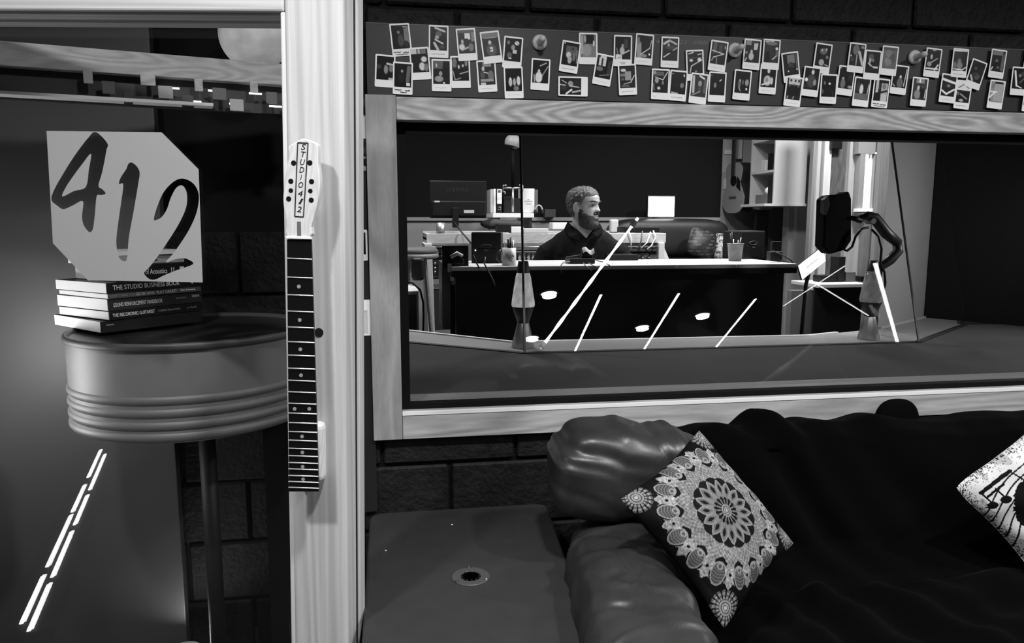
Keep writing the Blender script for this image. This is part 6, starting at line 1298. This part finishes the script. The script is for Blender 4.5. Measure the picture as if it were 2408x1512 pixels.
def headpt(u, v, off=0.0, feat=True):
    """u around from the right ear over the face, v bottom to top"""
    vv = -.128 + (v ** .9 if v > 0 else 0) * .244
    f, bk, wd = (np.interp(vv, lz, [l[k] for l in LV]) for k in (1, 2, 3))
    th = 2 * PI * u; c_, s_ = math.cos(th), math.sin(th); e = .86
    x = wd * math.copysign(abs(c_) ** e, c_); mid = (f + bk) * .5 + .012; y = mid + (f - mid) * s_ ** .9 if s_ > 0 else mid + (mid - bk) * -abs(s_) ** .95
    if feat and s_ > 0:
        ax = abs(x); z = vv; g = lambda d, w_: math.exp(-(d / w_) ** 2)
        # nose: bridge, tip, wings
        t = max(0.0, min(1.0, (.036 - z) / .052)); ridge = (.004 + .023 * t ** 1.2) if z > -.016 else .027 * max(0, 1 - (-.016 - z) / .010)
        if z < .046: y += ridge * g(ax, .0095 + .007 * t)
        y += .006 * g(ax - .014, .006) * g(z + .012, .008)
        y -= .011 * g(ax - .030, .014) * g(z - .016, .012)        # eye socket
        y += .004 * g(ax - .030, .010) * g(z - .014, .007)        # eyelid bulge
        y += .005 * g(ax - .026, .022) * g(z - .037, .008)        # brow
        y += .004 * g(ax - .045, .015) * g(z + .008, .016)        # cheek bone
        y += .0055 * g(ax, .020) * g(z + .044, .006) + .0055 * g(ax, .018) * g(z + .058, .006) - .004 * g(ax, .022) * g(z + .051, .0035)   # lips
        y -= .004 * g(ax, .02) * g(z + .071, .007)
        y += .004 * g(ax, .016) * g(z + .098, .014)
    n = Vector((x / (wd + .01) ** 1, (y - mid) / .1, (vv + .0) / .12 if abs(vv) > .03 else 0)).normalized()
    return Vector((x, y, vv)) + n * off
NU, NV = 96, 80
bodym = mat('skin', .27, .5, spec=.4)
mb = MB().grid(lambda u, v: headpt(u, v), NU, NV, True)
mb.add([headpt(k / 24, 0) for k in range(24)], [tuple(range(24))]); mb.add([headpt(k / 24, 1) for k in range(24)], [tuple(range(24))])
# ear on each side
for sg_ in (-1, 1):
    def ear(u, v, sg_=sg_):
        t, q = 2 * PI * u, PI * (v - .5); p_ = Vector((.009 * math.sin(q), .019 * math.cos(q) * math.cos(t), .031 * math.cos(q) * math.sin(t)))
        rim = .006 * max(0, math.hypot(p_.y / .019, p_.z / .031) - .55)
        return Vector((sg_ * (.074 + rim * 1.5 + .25 * max(0, -p_.y)) + p_.x, -.012 + p_.y, -.002 + p_.z))
    mb.grid(ear, 28, 16, True)
mb.v = [tuple(HM @ Vector(v)) for v in mb.v]
# neck, trunk, arms, hands, legs under the clothes
SH = HC + Vector((0, .03, -.225)); back = -ca
def W_(a, d, z): return HC + cr_ * a + back * d + Vector((0, 0, z))       # across, depth behind, height from head centre
def loft(mb, secs, n=28):
    """secs: (centre, half width across, half depth)"""
    vs = []
    for c_, a, b_ in secs:
        for k in range(n):
            th = 2 * PI * k / n; cc, ss = math.cos(th), math.sin(th)
            vs.append(c_ + cr_ * a * math.copysign(abs(cc) ** .8, cc) + back * b_ * math.copysign(abs(ss) ** .8, ss))
    m = len(secs); fs = [(i * n + k, i * n + (k + 1) % n, (i + 1) * n + (k + 1) % n, (i + 1) * n + k) for i in range(m - 1) for k in range(n)]
    return mb.add(vs, fs + [tuple(range(n)), tuple(range((m - 1) * n, m * n))])
ns = -.015
loft(mb, [(W_(-.012, .025, -.055), .058, .062), (W_(-.012, .028, -.10), .060, .064), (W_(-.006, .035, -.15), .066, .068), (W_(.0, .045, -.20), .10, .085)])
loft(mb, [(W_(0, .05, -.19), .09, .07), (W_(0, .055, -.24), .18, .10), (W_(0, .06, -.36), .185, .115), (W_(0, .06, -.50), .17, .11), (W_(0, .06, -.66), .175, .115), (W_(0, .06, -.74), .17, .12)])
def limb(mb, pts, rs): return mb.tube([p_ for p_ in pts], rs, 18)
for sg_ in (-1, 1):
    limb(mb, [W_(sg_ * .19, .055, -.245), W_(sg_ * .25, .05, -.38), W_(sg_ * .265, .02, -.50), W_(sg_ * .22, -.12, -.53), W_(sg_ * .16, -.22, -.54)], [.060, .052, .044, .040, .029])
    # resting hand: palm, four fingers, thumb
    wr_ = W_(sg_ * .155, -.23, -.54); fw_ = (-back * .9 - cr_ * sg_ * .45).normalized(); sd_ = Vector((0, 0, 1)).cross(fw_)
    mb.tube([wr_ - fw_ * .01, wr_ + fw_ * .03, wr_ + fw_ * .085], [.026, .033, .030], 14)
    for k, (o_, ln) in enumerate(((-.027, .060), (-.009, .072), (.009, .068), (.026, .052))):
        b0 = wr_ + fw_ * .08 + sd_ * o_; mb.tube([b0, b0 + fw_ * ln * .45 + Vector((0, 0, .006)), b0 + fw_ * ln * .8 - Vector((0, 0, .004)), b0 + fw_ * ln - Vector((0, 0, .014))], [.0095, .009, .0085, .007], 10)
    t0 = wr_ + fw_ * .03 - sd_ * .028 * sg_; mb.tube([t0, t0 + fw_ * .025 - sd_ * .022 * sg_, t0 + fw_ * .055 - sd_ * .028 * sg_], [.012, .0105, .008], 10)
    limb(mb, [W_(sg_ * .09, .06, -.74), W_(sg_ * .10, -.16, -.76), W_(sg_ * .11, -.36, -.78), W_(sg_ * .11, -.38, -.95), W_(sg_ * .11, -.36, ZFF + .08 - HC.z)], [.085, .078, .062, .052, .042])
    limb(mb, [W_(sg_ * .11, -.33, ZFF + .045 - HC.z), W_(sg_ * .115, -.45, ZFF + .04 - HC.z), W_(sg_ * .12, -.55, ZFF + .03 - HC.z)], [.045, .042, .025])
mb.prism([W_(-.055, -.030, -.105), W_(.070, -.030, -.105), W_(.060, -.050, -.135), W_(.018, -.062, -.190), W_(-.035, -.050, -.140)], back * .05)
bd = sub('body', mb, bodym, man, smooth=True)
r_ = bd.modifiers.new('join', 'REMESH'); r_.mode = 'VOXEL'; r_.voxel_size = .0042; r_.use_smooth_shade = True
s_ = bd.modifiers.new('smooth', 'SMOOTH'); s_.factor = .4; s_.iterations = 2
# eyes and brows
for sg_ in (-1, 1):
    e_ = MB().ball((sg_ * .030, .0745, .0145), (.0105, .006, .0042), 16, 10); e_.v = [tuple(HM @ Vector(v)) for v in e_.v]; sub('eye', e_, mat('eye_white', .035, .3), man, smooth=True)
    e_ = MB().ball((sg_ * .031, .0795, .0145), (.004, .0035, .004), 10, 8); e_.v = [tuple(HM @ Vector(v)) for v in e_.v]; sub('iris', e_, mat('iris', .01, .2), man, smooth=True)
    e_ = MB().tube([headpt(.25 - sg_ * f_, (.0295 + h_ + .128) / .244, .003) for f_, h_ in ((.045, 0), (.075, .003), (.105, .003), (.13, -.004))], [.0035, .0048, .0042, .002], 8)
    e_.v = [tuple(HM @ Vector((v[0], v[1], v[2]))) for v in e_.v]; sub('eyebrow', e_, mat('hair_dark', .012, .6), man, smooth=True)
# hair and beard: shells grown off the head where hair is
def shell(name, mask, thick, m, rough_amp, seed):
    s = MB(); nu, nv = 150, 120; idx = {}
    P = [[None] * nu for _ in range(nv)]; K = [[0.0] * nu for _ in range(nv)]
    for j in range(nv):
        for i in range(nu):
            u, v = i / nu, j / (nv - 1); p_ = headpt(u, v); k = mask(p_, u)
            K[j][i] = k; tt = thick * min(1, max(0, k) * 3) * (1 + rough_amp * nz(p_.x * 120 + seed, p_.y * 120, p_.z * 60)) + (-.002 if k <= 0 else .0012)
            P[j][i] = headpt(u, v, tt)
    fs = []
    for j in range(nv - 1):
        for i in range(nu):
            q_ = [(j, i), (j, (i + 1) % nu), (j + 1, (i + 1) % nu), (j + 1, i)]
            if sum(K[a][b] > 0 for a, b in q_) >= 2: fs.append(tuple(a * nu + b for a, b in q_))
    s.v = [tuple(HM @ p_) for row in P for p_ in row]; s.f = fs
    use = sorted({i for f in fs for i in f}); mp2 = {o_: n_ for n_, o_ in enumerate(use)}
    s.v = [s.v[i] for i in use]; s.f = [tuple(mp2[i] for i in f) for f in fs]
    return sub(name, s, m, man, smooth=True)
def hairmask(p, u):
    ax = abs(p.x); fr = p.y
    if p.z < -.055: return -1
    line = .079 - .012 * min(1, ax / .05)                    # hairline height on the forehead
    if fr > .045: return (p.z - line) * 10
    if fr > .012: return min((p.z - (line - (.045 - fr) * 1.9)) * 10, 1)   # temple slope
    if fr > -.035 and ax > .05: return (p.z - .028 - .0 * ax) * 10 if fr > -.03 else .3
    return (p.z + .052) * 10
hairm = mat('hair', .038, .55, var=.6, scale=90, bump=.8, bscale=160, bdist=.006, stretch=(1, .6, 1))
shell('hair', hairmask, .011, hairm, .55, 1)
def beardmask(p, u):
    ax = abs(p.x)
    if p.y < .0: return -1
    if p.z < -.128: return -1
    side = min((-.010 - p.z) * 10, (p.y - .004) * 12) if p.y < .032 else -1          # side burn and jaw
    low = (-.052 - p.z + .55 * max(0, ax - .03) + .0) * 12                      # chin and jaw line
    mus = min((-.022 - p.z) * 40, (p.z + .0405) * 40, (.032 - ax) * 40)                  # moustache
    if ax < .019 and -.0645 < p.z < -.041: low = -1                          # lips stay bare
    q2 = .012 * nz(p.x * 160, p.y * 160, p.z * 160) * 8
    low += q2; side += q2
    cheek = q2 + (-.030 - p.z - .62 * max(0, p.y - .03)) * 12 if p.y >= .032 else -1
    return max(side, low, mus, cheek if ax > .03 else -1)
shell('beard', beardmask, .0065, mat('beard', .011, .7, var=.5, scale=120, bump=.8, bscale=200, bdist=.005), .5, 9)
# polo shirt
shm = mat('shirt', .0045, .9, spec=.15, var=.2, scale=6)
sm_ = MB()
loft(sm_, [(W_(0, .05, -.112), .086, .070), (W_(0, .052, -.135), .120, .080), (W_(0, .055, -.165), .170, .095), (W_(0, .057, -.205), .208, .110), (W_(0, .06, -.26), .225, .122), (W_(0, .06, -.36), .212, .132), (W_(0, .06, -.50), .20, .128), (W_(0, .06, -.70), .20, .13)], 36)
for sg_ in (-1, 1): sm_.tube([W_(sg_ * .10, .055, -.255), W_(sg_ * .16, .055, -.25), W_(sg_ * .220, .053, -.285), W_(sg_ * .262, .05, -.38), W_(sg_ * .285, .03, -.48)], [.05, .072, .078, .076, .072], 20)
so = sub('polo_shirt', sm_, shm, man, smooth=True)
r_ = so.modifiers.new('join', 'REMESH'); r_.mode = 'VOXEL'; r_.voxel_size = .008; r_.use_smooth_shade = True
s_ = so.modifiers.new('smooth', 'SMOOTH'); s_.factor = .6; s_.iterations = 8
tx = bpy.data.textures.new('cloth_folds', 'CLOUDS'); tx.noise_scale = .09; d_ = so.modifiers.new('folds', 'DISPLACE'); d_.texture = tx; d_.strength = .016; d_.mid_level = .5
# open collar
cm = MB()
def collar(u, v):
    a = -PI / 2 + .35 + u * (2 * PI - .7); r0 = .074 + .030 * v; z = -.138 - .045 * v ** 1.2 - .025 * max(0, -math.sin(a)) * (1 + v * .6)
    return W_(r0 * math.cos(a) * 1.02 - .004, .038 + r0 * math.sin(a) * .95, z + (.012 if v < .1 else 0))
cm = MB()
for pts in (((-.100, .02, -.085), (-.072, -.045, -.112), (-.030, -.070, -.160), (-.022, -.078, -.205), (-.085, -.072, -.180), (-.125, -.020, -.140)), ((.100, .02, -.095), (.085, -.040, -.115), (.055, -.068, -.155), (.028, -.078, -.200), (.085, -.072, -.180), (.125, -.020, -.145))):
    cm.prism([W_(*q_) for q_ in pts], back * .012)
c_o = sub('collar', cm, mat('collar', .0022, .9, spec=.1), man, bevel=.003)
pk = MB()
for sg_ in (-1, 1): pk.tube([W_(sg_ * .09, .06, -.735), W_(sg_ * .10, -.16, -.755), W_(sg_ * .11, -.375, -.775), W_(sg_ * .11, -.40, -.95), W_(sg_ * .11, -.375, ZFF + .10 - HC.z)], [.105, .095, .080, .070, .062], 18)
pk.ball(W_(0, .06, -.74), (.19, .14, .12), 24, 14)
sub('trousers', pk, mat('denim', .02, .8), man, smooth=True)
# stool under the person
stl = tag(empty('desk_stool', W_(0, .06, ZFF - HC.z)), 'black round stool under the seated person', 'stool')
zt = W_(0, .06, -.87)
sub('seat', MB().lathe([(.001, -.07), (.17, -.07), (.19, -.04), (.19, -.015), (.17, .0), (.001, .0)], zt, 32), 'plastic_black', stl, smooth=True)
sub('column', MB().tube([zt - Vector((0, 0, .07)), Vector((zt.x, zt.y, ZFF + .06))], .03, 14), 'steel_dark', stl, smooth=True)
sub('foot', MB().lathe([(.001, 0), (.22, 0), (.22, .02), (.04, .06), (.001, .06)], (zt.x, zt.y, ZFF), 32), 'steel_dark', stl, smooth=True)

# ================================================================ REPARENT: pieces of a part sit under that part
INTO = {'lettering': ('cover', 'panel', 'headstock'), 'knob': ('chassis', 'body', 'top'), 'power_led': ('amplifier_plate',), 'plate_print': ('amplifier_plate',), 'port': ('cabinet',), 'emblem': ('body',), 'soundhole': ('top',),
        'bridge': ('top',), 'pickguard': ('top',), 'inlay_dot': ('fretboard',), 'fret': ('fretboard',), 'tuner_hole': ('headstock',), 'name_border': ('headstock',), 'truss_rod_slot': ('headstock',), 'finger_ring': ('spine',), 'spine_label': ('spine',),
        'eye': ('body',), 'iris': ('body',), 'eyebrow': ('body',), 'collar': ('polo_shirt',), 'socket_hole': ('socket_ring',), 'socket_tooth': ('socket_ring',), 'socket_tube': ('socket_ring',), 'screw': ('socket_ring',), 'handwriting': ('card',), 'writing': ('screen',),
        'mullion': ('frame',), 'chalk_number': ('board',)}
kids = {}
for o in scn.objects:
    if o.parent: kids.setdefault(o.parent.name, []).append(o)
for root in [o for o in scn.objects if o.parent is None]:
    ch = kids.get(root.name, []); byname = {}
    for c in ch: byname.setdefault(c.name.split('.')[0], c)
    for c in ch:
        for tgt in INTO.get(c.name.split('.')[0], ()):
            t = byname.get(tgt)
            if t is not None and t is not c: c.parent = t; break
